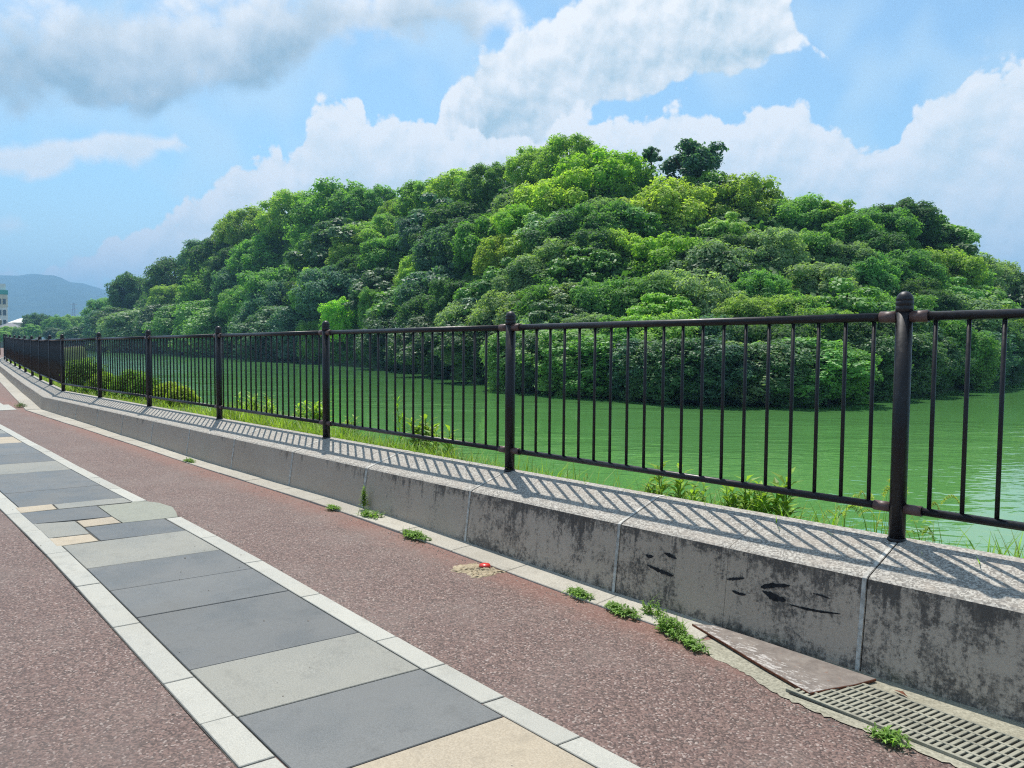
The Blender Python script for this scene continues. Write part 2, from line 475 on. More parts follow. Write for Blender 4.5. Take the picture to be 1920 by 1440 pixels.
def m_ground(name, c1, c2, scale=3.0):
    mt, t, b, _ = new_mat(name)
    p = pos(t)
    n = t.noise(p, scale, 7, 0.68)
    n2 = t.noise(p, scale * 14, 4, 0.7)
    c = t.mix(t.ramp(n, 0.32, 0.68), c1, c2)
    c = t.mix(t.ramp(n2, 0.4, 0.7, 0, 0.5), c, tuple(x * 0.55 for x in c1))
    t.put(b.inputs['Base Color'], c)
    b.inputs['Roughness'].default_value = 0.95
    b.inputs['Specular IOR Level'].default_value = 0.2
    bump(t, b, n2, 0.6, 0.05)
    return mt


M['asphalt'] = m_asphalt()
M['slab_dark'] = m_stone('dark_grey_slab', (0.075, 0.079, 0.078), (0.107, 0.110, 0.108), 170, 0.5, 0.16)
M['slab_light'] = m_stone('light_grey_slab', (0.155, 0.153, 0.131), (0.219, 0.213, 0.182), 150, 0.55, 0.16)
M['slab_tan'] = m_stone('sand_yellow_slab', (0.287, 0.233, 0.161), (0.359, 0.301, 0.219), 120, 0.6, 0.2)
M['border'] = m_stone('pale_granite_border', (0.282, 0.275, 0.239), (0.364, 0.352, 0.307), 190, 0.6, 0.15)
M['kerb'] = m_stone('pale_kerb_concrete', (0.265, 0.245, 0.204), (0.367, 0.341, 0.290), 90, 0.75, 0.25, 0.3)
M['patch'] = m_stone('smooth_cement_patch', (0.192, 0.198, 0.162), (0.223, 0.228, 0.188), 60, 0.7, 0.25, 0.3)
M['joint'] = m_simple('dark_joint_sand', (0.075, 0.07, 0.06), 0.95, spec=0.2, scale=60, var=0.4)
M['gutter'] = m_stone('mossy_gutter_concrete', (0.168, 0.160, 0.120), (0.320, 0.300, 0.232), 60, 0.85, 0.3, 0.25)
M['wall'] = m_wall()
M['mortar'] = m_simple('pale_joint_mortar', (0.42, 0.40, 0.36), 0.9, spec=0.2, scale=25, var=0.35, bumpd=0.003)
M['mark'] = m_simple('black_scrape', (0.018, 0.018, 0.02), 0.85, spec=0.2, scale=30, var=0.5)
M['fence'] = m_paint('dark_brown_paint', (0.010, 0.009, 0.011), 0.40)
M['cap'] = m_paint('dark_grey_cap_paint', (0.018, 0.017, 0.021), 0.42)
M['sleeve'] = m_paint('faded_brown_sleeve', (0.105, 0.062, 0.055), 0.45)
M['grate'] = m_simple('weathered_grate_steel', (0.255, 0.245, 0.19), 0.6, 0.2, 0.5, 0.22, 12, 0.001)
M['dark'] = m_simple('painted_drain_shade', (0.022, 0.021, 0.018), 0.95, spec=0.2)  # near-black colour standing in for the shade below the grating
M['plate'] = m_plate()
M['rust'] = m_simple('rust_edge', (0.13, 0.05, 0.028), 0.9, spec=0.2, var=0.4, scale=60)
M['repair'] = m_stone('crumbly_mortar', (0.248, 0.197, 0.121), (0.409, 0.336, 0.231), 45, 0.9, 0.3, 0.2)
M['grit'] = m_simple('loose_grit', (0.27, 0.235, 0.20), 0.9, spec=0.2, scale=9, var=0.6)
M['red'] = m_simple('red_marker_plastic', (0.55, 0.035, 0.025), 0.3, spec=0.5, var=0.1)
M['leaf'] = m_leaf('tree_leaf')
M['leaf_gloss'] = m_leaf('glossy_leaf', rough=0.5, trans=0.42, spec=0.30)
M['grass'] = m_leaf('grass_blade', trans=0.42, rough=0.45, var=0.5)
M['bark'] = m_simple('bark', (0.035, 0.029, 0.022), 0.95, spec=0.15, scale=14, var=0.4, bumpd=0.02)
M['water'] = m_water()
M['bank'] = m_ground('grassy_bank_soil', (0.06, 0.105, 0.025), (0.115, 0.16, 0.05), 2.2)
M['forest'] = m_ground('forest_floor', (0.022, 0.045, 0.016), (0.05, 0.085, 0.03), 0.5)
M['hill'] = m_ground('far_forest', (0.025, 0.05, 0.02), (0.055, 0.085, 0.035), 0.012)
M['far_bank'] = m_ground('far_bank_grass', (0.11, 0.12, 0.075), (0.20, 0.19, 0.14), 0.15)
M['white'] = m_simple('off_white_render', (0.72, 0.71, 0.66), 0.8, spec=0.2, scale=0.4, var=0.08)
M['cream'] = m_simple('cream_render', (0.62, 0.56, 0.43), 0.8, spec=0.2, scale=0.4, var=0.08)
M['teal'] = m_simple('teal_band', (0.05, 0.32, 0.27), 0.6, scale=0.4, var=0.1)
M['roof'] = m_simple('grey_tile_roof', (0.16, 0.16, 0.17), 0.7, scale=1.2, var=0.2)
M['glass'] = m_simple('dark_window_glass', (0.06, 0.075, 0.085), 0.15, scale=1, var=0.2)
M['steel'] = m_simple('pylon_steel', (0.25, 0.26, 0.27), 0.6, 0.3)


# ------------------------------------------------------------------ object helpers
def tag(o, label=None, cat=None, group=None, kind=None):
    for k, v in (('label', label), ('category', cat), ('group', group), ('kind', kind)):
        if v:
            o[k] = v
    return o


def link(name, me, parent=None, mat=None):
    o = bpy.data.objects.new(name, me)
    COL.objects.link(o)
    if parent is not None:
        o.parent = parent
    if mat is not None:
        me.materials.append(mat)
    return o


def empty(name, loc, label, cat, group=None):
    o = bpy.data.objects.new(name, None)
    o.empty_display_size = 0.2
    COL.objects.link(o)
    o.location = loc
    return tag(o, label, cat, group)


def mesh(name, verts, faces, smooth=False):
    me = bpy.data.meshes.new(name)
    me.from_pydata([tuple(v) for v in verts], [], [tuple(f) for f in faces])
    if smooth:
        me.polygons.foreach_set('use_smooth', [True] * len(me.polygons))
    me.update()
    return me


def fix(me, bevel=0.0):
    bm = bmesh.new()
    bm.from_mesh(me)
    bmesh.ops.recalc_face_normals(bm, faces=bm.faces)
    if bevel:
        es = [e for e in bm.edges if len(e.link_faces) == 2 and e.calc_face_angle(0) > 0.4]
        bmesh.ops.bevel(bm, geom=es, offset=bevel, segments=1, affect='EDGES', profile=0.5)
    bm.to_mesh(me)
    bm.free()
    return me


def prism(name, poly, z0, z1, bevel=0.0):
    """vertical prism over a polygon (x, y); z1 may be a function of (x, y)"""
    n = len(poly)
    zt = (lambda x, y: z1) if not callable(z1) else z1
    zb = (lambda x, y: z0) if not callable(z0) else z0
    v = [(x, y, zb(x, y)) for x, y in poly] + [(x, y, zt(x, y)) for x, y in poly]
    f = [tuple(range(n - 1, -1, -1)), tuple(range(n, 2 * n))] + [(i, (i + 1) % n, n + (i + 1) % n, n + i) for i in range(n)]
    return fix(mesh(name, v, f), bevel)


def lathe(name, prof, seg=16):
    """(radius, z) profile turned about z"""
    v, f = [], []
    for (r, z) in prof:
        for k in range(seg):
            a = 2 * PI * k / seg
            v.append((r * math.cos(a), r * math.sin(a), z))
    for i in range(len(prof) - 1):
        for k in range(seg):
            a, b = i * seg + k, i * seg + (k + 1) % seg
            f.append((a, b, b + seg, a + seg))
    f.append(tuple(range(seg - 1, -1, -1)))
    f.append(tuple(range((len(prof) - 1) * seg, len(prof) * seg)))
    return mesh(name, v, f, True)


def rod(p, q, r, seg=12, ends=True):
    """verts and faces of a round bar from p to q"""
    p, q = Vector(p), Vector(q)
    d = (q - p).normalized()
    u = d.cross(Vector((0, 0, 1)))
    u = u.normalized() if u.length > 1e-3 else Vector((1, 0, 0))
    w = d.cross(u)
    v = []
    for c in (p, q):
        for k in range(seg):
            a = 2 * PI * k / seg
            v.append(tuple(c + u * (r * math.cos(a)) + w * (r * math.sin(a))))
    f = [(k, (k + 1) % seg, seg + (k + 1) % seg, seg + k) for k in range(seg)]
    if ends:
        f += [tuple(range(seg - 1, -1, -1)), tuple(range(seg, 2 * seg))]
    return v, f


def rod_mesh(name, p, q, r, seg=12):
    v, f = rod(p, q, r, seg)
    me = mesh(name, v, f)
    for pl in me.polygons:
        pl.use_smooth = len(pl.vertices) == 4
    return me


# ------------------------------------------------------------------ levels: wall top and path
def lin(x, tab):
    return float(np.interp(x, [a for a, _ in tab], [b for _, b in tab]))


WT_TAB = [(-150, 1.0), (-60, 0.75), (-42, 0.59), (-36, 0.525), (-30, 0.475), (-24, 0.442), (-18, 0.4536), (12, 0.6726)]
HS_TAB = [(-900, .35), (-40, .36), (-20, .39), (-16, .415), (-13.7, .435), (-12, .46), (-10.5, .467), (-8.5, .49), (-7, .49), (-5, .484), (-3.7, .503), (-2.2, .545), (-1.1, .572), (0, .572), (2, .585), (30, .585)]
WT = lambda x: lin(x, WT_TAB)
ZG = lambda x: lin(x, WT_TAB) - lin(x, HS_TAB)
WATER_Z = -1.69

# fence line: posts every three metres, a bend at the seventh post
POSTS = [(3.0 * k, 0.0) for k in range(2, -7, -1)] + [(-20.98, .35), (-23.96, .69), (-26.94, 1.03), (-29.92, 1.36), (-32.9, 1.70), (-35.88, 2.04), (-38.83, 2.36), (-41.78, 2.68), (-44.7, 3.05), (-47.6, 3.5), (-50.5, 4.05)]
LINE = [(30.0, 0.0)] + POSTS + [(-60, 6.2), (-80, 11.5), (-120, 24)]


def line_pt(k):
    """point and path-side normal at LINE vertex k"""
    a = Vector(LINE[max(0, k - 1)])
    b = Vector(LINE[min(len(LINE) - 1, k + 1)])
    d = (b - a).normalized()          # runs towards -X
    return Vector(LINE[k]), Vector((-d.y, d.x)), d


def off(k, w):
    """offset w metres from the fence line towards the path (negative: towards the pond)"""
    p, n, _ = line_pt(k)
    return p + n * w


def dense_line(step=1.5):
    """finer samples (x, y, normal) along LINE"""
    out = []
    for k in range(len(LINE) - 1):
        a, b = Vector(LINE[k]), Vector(LINE[k + 1])
        na, nb = line_pt(k)[1], line_pt(k + 1)[1]
        n = max(1, int(round((b - a).length / step)))
        for i in range(n):
            t = i / n
            out.append((a.lerp(b, t), na.lerp(nb, t).normalized()))
    out.append((Vector(LINE[-1]), line_pt(len(LINE) - 1)[1]))
    return out


DL = dense_line(1.5)

TREES=[
(-59.98, 59.82, 12.25, 5.17, 9.05, 0, 3, 'yellow-green lumpy tree high up above the sixteenth baluster left of the nearest post'),
(-48.19, 63.69, 10.11, 5.28, 9.24, 0, 3, 'yellow-green lumpy tree high up above the tenth baluster left of the nearest post'),
(-64.32, 56.33, 13.68, 2.12, 3.71, 0, 3, 'yellow-green lumpy tree high up above the second fence post'),
(-57.95, 65.86, 13.91, 6.32, 11.07, 1, 2, 'bright-green domed tree on the skyline above the thirteenth baluster left of the nearest post'),
(-50.0, 71.33, 18.15, 4.32, 7.56, 2, 6, 'blue-green open-crowned tree on the skyline above the ninth baluster left of the nearest post'),
(-54.65, 69.95, 22.46, 1.65, 2.89, 2, 6, 'blue-green open-crowned tree on the skyline above the eleventh baluster left of the nearest post'),
(-43.28, 71.54, 11.4, 5.15, 9.01, 1, 4, 'olive-green domed tree on the skyline above the sixth baluster left of the nearest post'),
(-65.36, 66.8, 19.47, 4.85, 8.49, 1, 4, 'olive-green domed tree on the skyline above the sixteenth baluster left of the nearest post'),
(-71.63, 66.8, 21.15, 3.67, 6.43, 1, 4, 'olive-green domed tree on the skyline above the eighteenth baluster left of the nearest post'),
(-60.37, 51.54, 8.19, 3.02, 5.29, 1, 3, 'yellow-green domed tree mid-hill above the second fence post'),
(-38.89, 51.91, 4.67, 3.87, 6.78, 0, 2, 'bright-green lumpy tree mid-hill above the tenth baluster left of the nearest post'),
(-45.76, 39.04, -1.28, 3.5, 7.35, 0, 5, 'grey-green lumpy tree at the waterline above the second fence post'),
(-133.87, 75.27, 15.66, 10.45, 18.29, 1, 1, 'mid-green domed tree on the skyline above the seventeenth baluster left of the second post'),
(-160.03, 76.65, 22.03, 7.97, 13.95, 1, 4, 'olive-green domed tree on the skyline above the fifth baluster left of the third post'),
(-129.98, 67.22, 11.67, 7.08, 12.39, 1, 1, 'mid-green domed tree high up above the first baluster left of the third post'),
(-162.83, 71.76, 12.35, 7.7, 13.47, 1, 1, 'mid-green domed tree high up above the tenth baluster left of the third post'),
(-237.73, 77.46, 10.22, 9.7, 16.97, 1, 0, 'dark-green domed tree on the skyline above the eleventh baluster left of the fourth post'),
(-278.26, 77.09, 7.66, 8.4, 17.63, 0, 0, 'dark-green lumpy tree at the waterline above the fifth baluster left of the fifth post'),
(-190.48, 70.38, 5.93, 8.31, 14.55, 1, 1, 'mid-green domed tree mid-hill above the first baluster left of the fourth post'),
(-102.84, 65.86, 10.1, 5.2, 9.1, 0, 1, 'mid-green lumpy tree high up above the eleventh baluster left of the second post'),
(-88.49, 63.69, 10.37, 4.54, 7.94, 0, 0, 'dark-green lumpy tree high up above the seventh baluster left of the second post'),
(-93.82, 57.94, 3.76, 5.18, 9.06, 3, 0, 'dark-green leafy tree mid-hill above the twelfth baluster left of the second post'),
(-66.63, 50.26, 1.48, 3.65, 7.67, 0, 0, 'dark-green lumpy tree at the waterline above the fourth baluster left of the second post'),
(-46.92, 47.04, 5.51, 3.24, 5.67, 0, 5, 'grey-green lumpy tree mid-hill above the sixteenth baluster left of the nearest post'),
(-43.28, 50.24, 7.0, 2.92, 5.11, 1, 4, 'olive-green domed tree mid-hill above the thirteenth baluster left of the nearest post'),
(-25.55, 69.98, 4.75, 3.23, 5.66, 0, 1, 'mid-green lumpy tree high up above the nearest fence post'),
(-31.58, 72.41, 9.24, 3.19, 5.58, 0, 1, 'mid-green lumpy tree on the skyline above the second baluster left of the nearest post'),
(-188.25, 79.27, 21.84, 8.2, 14.34, 1, 4, 'olive-green domed tree on the skyline above the thirteenth baluster left of the third post'),
(-205.64, 79.35, 27.29, 4.37, 7.65, 2, 4, 'olive-green open-crowned tree on the skyline above the nineteenth baluster left of the third post'),
(-123.75, 75.67, 21.71, 5.69, 9.97, 1, 1, 'mid-green domed tree on the skyline above the thirteenth baluster left of the second post'),
(-30.14, 45.19, 0.01, 3.25, 6.83, 0, 5, 'grey-green lumpy tree at the waterline above the eighth baluster left of the nearest post'),
(-27.15, 55.95, 3.01, 3.11, 5.44, 0, 5, 'grey-green lumpy tree mid-hill above the third baluster left of the nearest post'),
(-31.2, 83.44, 10.89, 3.83, 6.71, 0, 0, 'dark-green lumpy tree on the skyline above the nearest fence post'),
(-34.47, 74.5, 12.6, 2.55, 4.47, 2, 4, 'olive-green open-crowned tree on the skyline above the second baluster left of the nearest post'),
(-37.68, 73.34, 10.75, 3.96, 6.93, 0, 1, 'mid-green lumpy tree on the skyline above the fourth baluster left of the nearest post'),
(-107.45, 75.63, 20.8, 5.41, 9.47, 1, 1, 'mid-green domed tree on the skyline above the eighth baluster left of the second post'),
(-95.44, 73.18, 20.57, 5.16, 9.02, 1, 4, 'olive-green domed tree on the skyline above the fourth baluster left of the second post'),
(-84.43, 70.45, 20.71, 4.34, 7.6, 1, 1, 'mid-green domed tree on the skyline above the second baluster left of the second post'),
(-37.14, 40.94, 0.72, 2.89, 6.07, 0, 1, 'mid-green lumpy tree at the waterline above the fourteenth baluster left of the nearest post'),
(-97.64, 53.04, 1.48, 3.13, 6.58, 5, 2, 'bright-green vine-hung tree at the waterline above the eighteenth baluster left of the second post'),
(-89.6, 53.44, 3.32, 2.82, 5.93, 5, 1, 'mid-green vine-hung tree at the waterline above the fourteenth baluster left of the second post'),
(-106.64, 53.52, -1.18, 3.0, 6.3, 5, 1, 'mid-green vine-hung tree at the waterline above the second baluster left of the third post'),
(-33.25, 58.84, 5.72, 3.57, 6.25, 0, 5, 'grey-green lumpy tree high up above the fifth baluster left of the nearest post'),
(-27.04, 64.31, 4.27, 3.3, 5.77, 0, 1, 'mid-green lumpy tree high up above the first baluster left of the nearest post'),
(-327.55, 67.51, -1.59, 9.1, 4.57, 4, 6, 'blue-green bushy tree at the waterline above the seventeenth baluster left of the sixth post'),
(-331.14, 72.0, -1.59, 6.87, 8.11, 1, 4, 'olive-green domed tree on the skyline above the eleventh baluster left of the sixth post'),
(-306.89, 68.65, -1.59, 7.09, 8.91, 4, 0, 'dark-green bushy tree at the waterline above the seventh baluster left of the sixth post'),
(-324.3, 74.35, -1.59, 6.39, 9.77, 1, 0, 'dark-green domed tree on the skyline above the fifth baluster left of the sixth post'),
(-282.8, 68.81, -1.59, 7.34, 13.91, 4, 6, 'blue-green bushy tree at the waterline above the eighteenth baluster left of the fifth post'),
(-309.01, 76.55, 5.87, 6.83, 11.95, 0, 1, 'mid-green lumpy tree on the skyline above the sixteenth baluster left of the fifth post'),
(-262.61, 67.81, -1.59, 8.96, 13.88, 4, 0, 'dark-green bushy tree at the waterline above the eleventh baluster left of the fifth post'),
(-234.42, 66.4, -1.59, 8.72, 12.95, 4, 5, 'grey-green bushy tree at the waterline above the second baluster left of the fifth post'),
(-219.07, 65.66, -1.13, 6.25, 13.12, 4, 0, 'dark-green bushy tree at the waterline above the seventeenth baluster left of the fourth post'),
(-224.39, 70.86, 6.69, 6.46, 11.31, 0, 4, 'olive-green lumpy tree high up above the thirteenth baluster left of the fourth post'),
(-195.46, 64.49, -1.59, 8.26, 13.09, 4, 1, 'mid-green bushy tree at the waterline above the ninth baluster left of the fourth post'),
(-217.19, 78.38, 19.16, 6.6, 11.55, 0, 6, 'blue-green lumpy tree on the skyline above the third baluster left of the fourth post'),
(-177.66, 63.61, -1.59, 7.87, 12.84, 4, 1, 'mid-green bushy tree at the waterline above the third baluster left of the fourth post'),
(-194.09, 74.09, 11.73, 7.96, 13.94, 1, 4, 'olive-green domed tree high up above the fourth fence post'),
(-164.91, 62.93, -1.59, 7.63, 11.14, 4, 1, 'mid-green bushy tree at the waterline above the eighteenth baluster left of the third post'),
(-156.14, 64.77, 3.39, 6.15, 10.76, 1, 1, 'mid-green domed tree mid-hill above the thirteenth baluster left of the third post'),
(-177.62, 71.75, 12.32, 6.91, 12.09, 1, 0, 'dark-green domed tree high up above the fifteenth baluster left of the third post'),
(-196.83, 75.59, 11.43, 10.17, 17.8, 1, 0, 'dark-green domed tree on the skyline above the nineteenth baluster left of the third post'),
(-141.76, 60.97, -1.59, 5.81, 10.68, 4, 0, 'dark-green bushy tree at the waterline above the eleventh baluster left of the third post'),
(-139.29, 62.72, 1.54, 6.93, 12.12, 1, 6, 'blue-green domed tree low down above the eighth baluster left of the third post'),
(-164.8, 68.08, 6.14, 7.3, 12.77, 0, 6, 'blue-green lumpy tree mid-hill above the fourteenth baluster left of the third post'),
(-126.8, 57.93, -1.59, 7.23, 9.92, 4, 0, 'dark-green bushy tree at the waterline above the seventh baluster left of the third post'),
(-116.94, 57.77, 4.28, 4.3, 7.53, 0, 0, 'dark-green lumpy tree low down above the third baluster left of the third post'),
(-146.75, 65.32, 2.58, 8.26, 14.45, 0, 1, 'mid-green lumpy tree mid-hill above the ninth baluster left of the third post'),
(-117.56, 56.05, -1.1, 4.29, 9.0, 4, 6, 'blue-green bushy tree at the waterline above the fifth baluster left of the third post'),
(-111.4, 57.23, 4.48, 4.15, 7.27, 0, 1, 'mid-green lumpy tree low down above the third fence post'),
(-118.9, 60.36, 5.63, 5.18, 9.07, 0, 4, 'olive-green lumpy tree mid-hill above the first baluster left of the third post'),
(-110.61, 58.75, 2.76, 6.61, 11.57, 0, 6, 'blue-green lumpy tree mid-hill above the third fence post'),
(-108.03, 61.13, 7.52, 4.88, 8.55, 1, 0, 'dark-green domed tree mid-hill above the sixteenth baluster left of the second post'),
(-120.45, 67.56, 11.59, 7.29, 12.75, 3, 0, 'dark-green leafy tree high up above the seventeenth baluster left of the second post'),
(-112.85, 65.11, 12.9, 4.35, 7.62, 0, 4, 'olive-green lumpy tree high up above the sixteenth baluster left of the second post'),
(-113.46, 67.7, 12.7, 5.72, 10.02, 0, 4, 'olive-green lumpy tree high up above the fourteenth baluster left of the second post'),
(-79.17, 49.38, -1.59, 4.15, 6.74, 4, 0, 'dark-green bushy tree at the waterline above the twelfth baluster left of the second post'),
(-81.05, 52.57, -0.88, 5.27, 9.22, 1, 0, 'dark-green domed tree low down above the tenth baluster left of the second post'),
(-111.78, 71.02, 16.54, 4.47, 7.82, 0, 1, 'mid-green lumpy tree high up above the twelfth baluster left of the second post'),
(-116.28, 75.19, 18.33, 5.49, 9.61, 1, 4, 'olive-green domed tree on the skyline above the eleventh baluster left of the second post'),
(-72.4, 49.03, -1.59, 3.59, 6.84, 4, 6, 'blue-green bushy tree at the waterline above the eighth baluster left of the second post'),
(-72.02, 51.14, 0.06, 4.36, 7.64, 1, 0, 'dark-green domed tree low down above the seventh baluster left of the second post'),
(-82.85, 56.24, 1.26, 5.51, 9.65, 3, 1, 'mid-green leafy tree mid-hill above the eighth baluster left of the second post'),
(-86.38, 59.82, 7.18, 4.28, 7.48, 1, 4, 'olive-green domed tree mid-hill above the eighth baluster left of the second post'),
(-94.7, 68.13, 13.44, 5.2, 9.1, 0, 6, 'blue-green lumpy tree high up above the seventh baluster left of the second post'),
(-69.12, 48.68, -1.59, 4.75, 6.65, 4, 0, 'dark-green bushy tree at the waterline above the seventh baluster left of the second post'),
(-76.94, 54.48, 0.71, 5.26, 9.21, 0, 6, 'blue-green lumpy tree low down above the seventh baluster left of the second post'),
(-76.76, 56.31, 3.08, 5.32, 9.3, 3, 6, 'blue-green leafy tree mid-hill above the sixth baluster left of the second post'),
(-80.57, 61.48, 8.5, 5.64, 9.87, 1, 6, 'blue-green domed tree high up above the fourth baluster left of the second post'),
(-95.56, 68.76, 12.13, 6.49, 11.36, 3, 6, 'blue-green leafy tree high up above the seventh baluster left of the second post'),
(-56.26, 42.45, -1.59, 4.05, 5.59, 4, 0, 'dark-green bushy tree at the waterline above the fourth baluster left of the second post'),
(-55.67, 43.17, -0.42, 3.6, 6.29, 1, 5, 'grey-green domed tree low down above the third baluster left of the second post'),
(-69.78, 57.56, 9.29, 4.55, 7.95, 0, 1, 'mid-green lumpy tree high up above the second baluster left of the second post'),
(-85.8, 65.84, 12.79, 5.38, 9.41, 0, 0, 'dark-green lumpy tree high up above the fourth baluster left of the second post'),
(-47.03, 37.15, -1.59, 2.88, 4.95, 4, 0, 'dark-green bushy tree at the waterline above the second baluster left of the second post'),
(-56.77, 45.12, 1.49, 3.43, 6.01, 3, 6, 'blue-green leafy tree low down above the third baluster left of the second post'),
(-54.9, 45.66, 1.92, 4.15, 7.27, 3, 1, 'mid-green leafy tree mid-hill above the first baluster left of the second post'),
(-73.79, 59.85, 10.3, 4.43, 7.75, 0, 0, 'dark-green lumpy tree high up above the second baluster left of the second post'),
(-66.72, 59.21, 13.14, 3.79, 6.63, 0, 1, 'mid-green lumpy tree high up above the second fence post'),
(-37.26, 31.94, -1.59, 2.23, 4.3, 4, 1, 'mid-green bushy tree at the waterline above the second fence post'),
(-38.12, 35.22, -1.52, 3.17, 5.55, 3, 5, 'grey-green leafy tree low down above the eighteenth baluster left of the nearest post'),
(-48.11, 44.24, 4.01, 2.9, 5.08, 0, 5, 'grey-green lumpy tree mid-hill above the eighteenth baluster left of the nearest post'),
(-55.22, 51.05, 9.29, 2.81, 4.92, 3, 4, 'olive-green leafy tree mid-hill above the eighteenth baluster left of the nearest post'),
(-60.67, 54.89, 11.87, 3.04, 5.33, 0, 2, 'bright-green lumpy tree high up above the nineteenth baluster left of the nearest post'),
(-65.43, 59.49, 12.6, 4.62, 8.09, 1, 5, 'grey-green domed tree high up above the nineteenth baluster left of the nearest post'),
(-35.19, 32.17, -1.59, 2.45, 4.17, 4, 0, 'dark-green bushy tree at the waterline above the eighteenth baluster left of the nearest post'),
(-37.28, 35.79, 0.91, 2.04, 3.57, 3, 0, 'dark-green leafy tree low down above the seventeenth baluster left of the nearest post'),
(-41.75, 39.96, 1.06, 3.19, 5.58, 1, 1, 'mid-green domed tree low down above the seventeenth baluster left of the nearest post'),
(-55.04, 53.42, 8.4, 4.15, 7.25, 3, 5, 'grey-green leafy tree mid-hill above the seventeenth baluster left of the nearest post'),
(-32.44, 32.5, -1.59, 2.98, 4.32, 4, 1, 'mid-green bushy tree at the waterline above the fifteenth baluster left of the nearest post'),
(-33.44, 35.44, 0.38, 1.98, 3.46, 0, 5, 'grey-green lumpy tree low down above the fourteenth baluster left of the nearest post'),
(-39.0, 39.65, 1.41, 2.89, 5.06, 3, 5, 'grey-green leafy tree low down above the fifteenth baluster left of the nearest post'),
(-45.49, 49.08, 4.92, 4.2, 7.35, 1, 0, 'dark-green domed tree mid-hill above the fourteenth baluster left of the nearest post'),
(-49.75, 51.81, 6.64, 4.49, 7.86, 0, 0, 'dark-green lumpy tree mid-hill above the fifteenth baluster left of the nearest post'),
(-50.28, 55.9, 10.64, 3.46, 6.06, 1, 5, 'grey-green domed tree high up above the fourteenth baluster left of the nearest post'),
(-29.78, 32.51, -1.59, 2.91, 3.78, 4, 1, 'mid-green bushy tree at the waterline above the thirteenth baluster left of the nearest post'),
(-29.78, 34.75, -0.48, 2.22, 3.89, 0, 1, 'mid-green lumpy tree low down above the twelfth baluster left of the nearest post'),
(-43.55, 46.59, 4.18, 3.63, 6.35, 3, 1, 'mid-green leafy tree mid-hill above the fourteenth baluster left of the nearest post'),
(-49.41, 53.37, 9.52, 3.41, 5.97, 1, 1, 'mid-green domed tree high up above the fourteenth baluster left of the nearest post'),
(-47.96, 55.95, 10.98, 2.93, 5.12, 0, 1, 'mid-green lumpy tree high up above the thirteenth baluster left of the nearest post'),
(-26.75, 32.0, -1.59, 2.05, 3.57, 4, 6, 'blue-green bushy tree at the waterline above the twelfth baluster left of the nearest post'),
(-28.62, 35.04, -0.89, 2.42, 4.24, 0, 1, 'mid-green lumpy tree low down above the eleventh baluster left of the nearest post'),
(-33.88, 43.16, 1.86, 2.88, 5.04, 0, 1, 'mid-green lumpy tree mid-hill above the eleventh baluster left of the nearest post'),
(-46.77, 55.77, 10.54, 2.9, 5.08, 3, 1, 'mid-green leafy tree high up above the twelfth baluster left of the nearest post'),
(-25.23, 31.74, -1.59, 2.0, 3.53, 4, 0, 'dark-green bushy tree at the waterline above the tenth baluster left of the nearest post'),
(-27.48, 36.33, -1.51, 2.99, 5.23, 0, 4, 'olive-green lumpy tree low down above the tenth baluster left of the nearest post'),
(-30.27, 39.54, 1.14, 2.4, 4.2, 3, 2, 'bright-green leafy tree low down above the tenth baluster left of the nearest post'),
(-32.59, 43.99, 2.65, 2.61, 4.57, 0, 5, 'grey-green lumpy tree mid-hill above the ninth baluster left of the nearest post'),
(-23.15, 31.39, -1.59, 2.12, 3.62, 4, 0, 'dark-green bushy tree at the waterline above the ninth baluster left of the nearest post'),
(-24.6, 36.89, -0.59, 2.36, 4.12, 0, 6, 'blue-green lumpy tree low down above the seventh baluster left of the nearest post'),
(-35.39, 52.39, 3.63, 4.01, 7.01, 0, 5, 'grey-green lumpy tree mid-hill above the eighth baluster left of the nearest post'),
(-46.51, 69.9, 14.34, 3.86, 6.75, 3, 1, 'mid-green leafy tree on the skyline above the eighth baluster left of the nearest post'),
(-21.75, 32.67, -1.59, 2.6, 3.54, 4, 6, 'blue-green bushy tree at the waterline above the seventh baluster left of the nearest post'),
(-23.48, 36.75, -0.11, 1.79, 3.14, 1, 0, 'dark-green domed tree low down above the seventh baluster left of the nearest post'),
(-33.81, 51.15, 4.18, 3.18, 5.56, 3, 0, 'dark-green leafy tree mid-hill above the seventh baluster left of the nearest post'),
(-34.92, 56.78, 6.91, 2.63, 4.61, 0, 0, 'dark-green lumpy tree high up above the sixth baluster left of the nearest post'),
(-39.11, 61.39, 9.51, 2.87, 5.02, 3, 4, 'olive-green leafy tree high up above the seventh baluster left of the nearest post'),
(-20.22, 34.17, -1.59, 2.32, 3.38, 4, 5, 'grey-green bushy tree at the waterline above the sixth baluster left of the nearest post'),
(-22.06, 38.21, -1.28, 2.54, 4.45, 0, 0, 'dark-green lumpy tree low down above the fifth baluster left of the nearest post'),
(-25.57, 42.58, 1.51, 2.01, 3.52, 0, 4, 'olive-green lumpy tree low down above the sixth baluster left of the nearest post'),
(-28.44, 49.16, 3.36, 2.27, 3.96, 1, 1, 'mid-green domed tree mid-hill above the fifth baluster left of the nearest post'),
(-19.23, 35.16, -1.59, 2.62, 3.59, 4, 0, 'dark-green bushy tree at the waterline above the fifth baluster left of the nearest post'),
(-21.6, 43.14, -0.46, 2.49, 4.36, 0, 0, 'dark-green lumpy tree low down above the third baluster left of the nearest post'),
(-24.38, 45.57, 0.83, 2.43, 4.25, 0, 4, 'olive-green lumpy tree mid-hill above the fourth baluster left of the nearest post'),
(-31.7, 63.38, 5.98, 3.54, 6.2, 0, 1, 'mid-green lumpy tree high up above the third baluster left of the nearest post'),
(-18.78, 36.33, -1.59, 2.64, 3.74, 4, 1, 'mid-green bushy tree at the waterline above the fourth baluster left of the nearest post'),
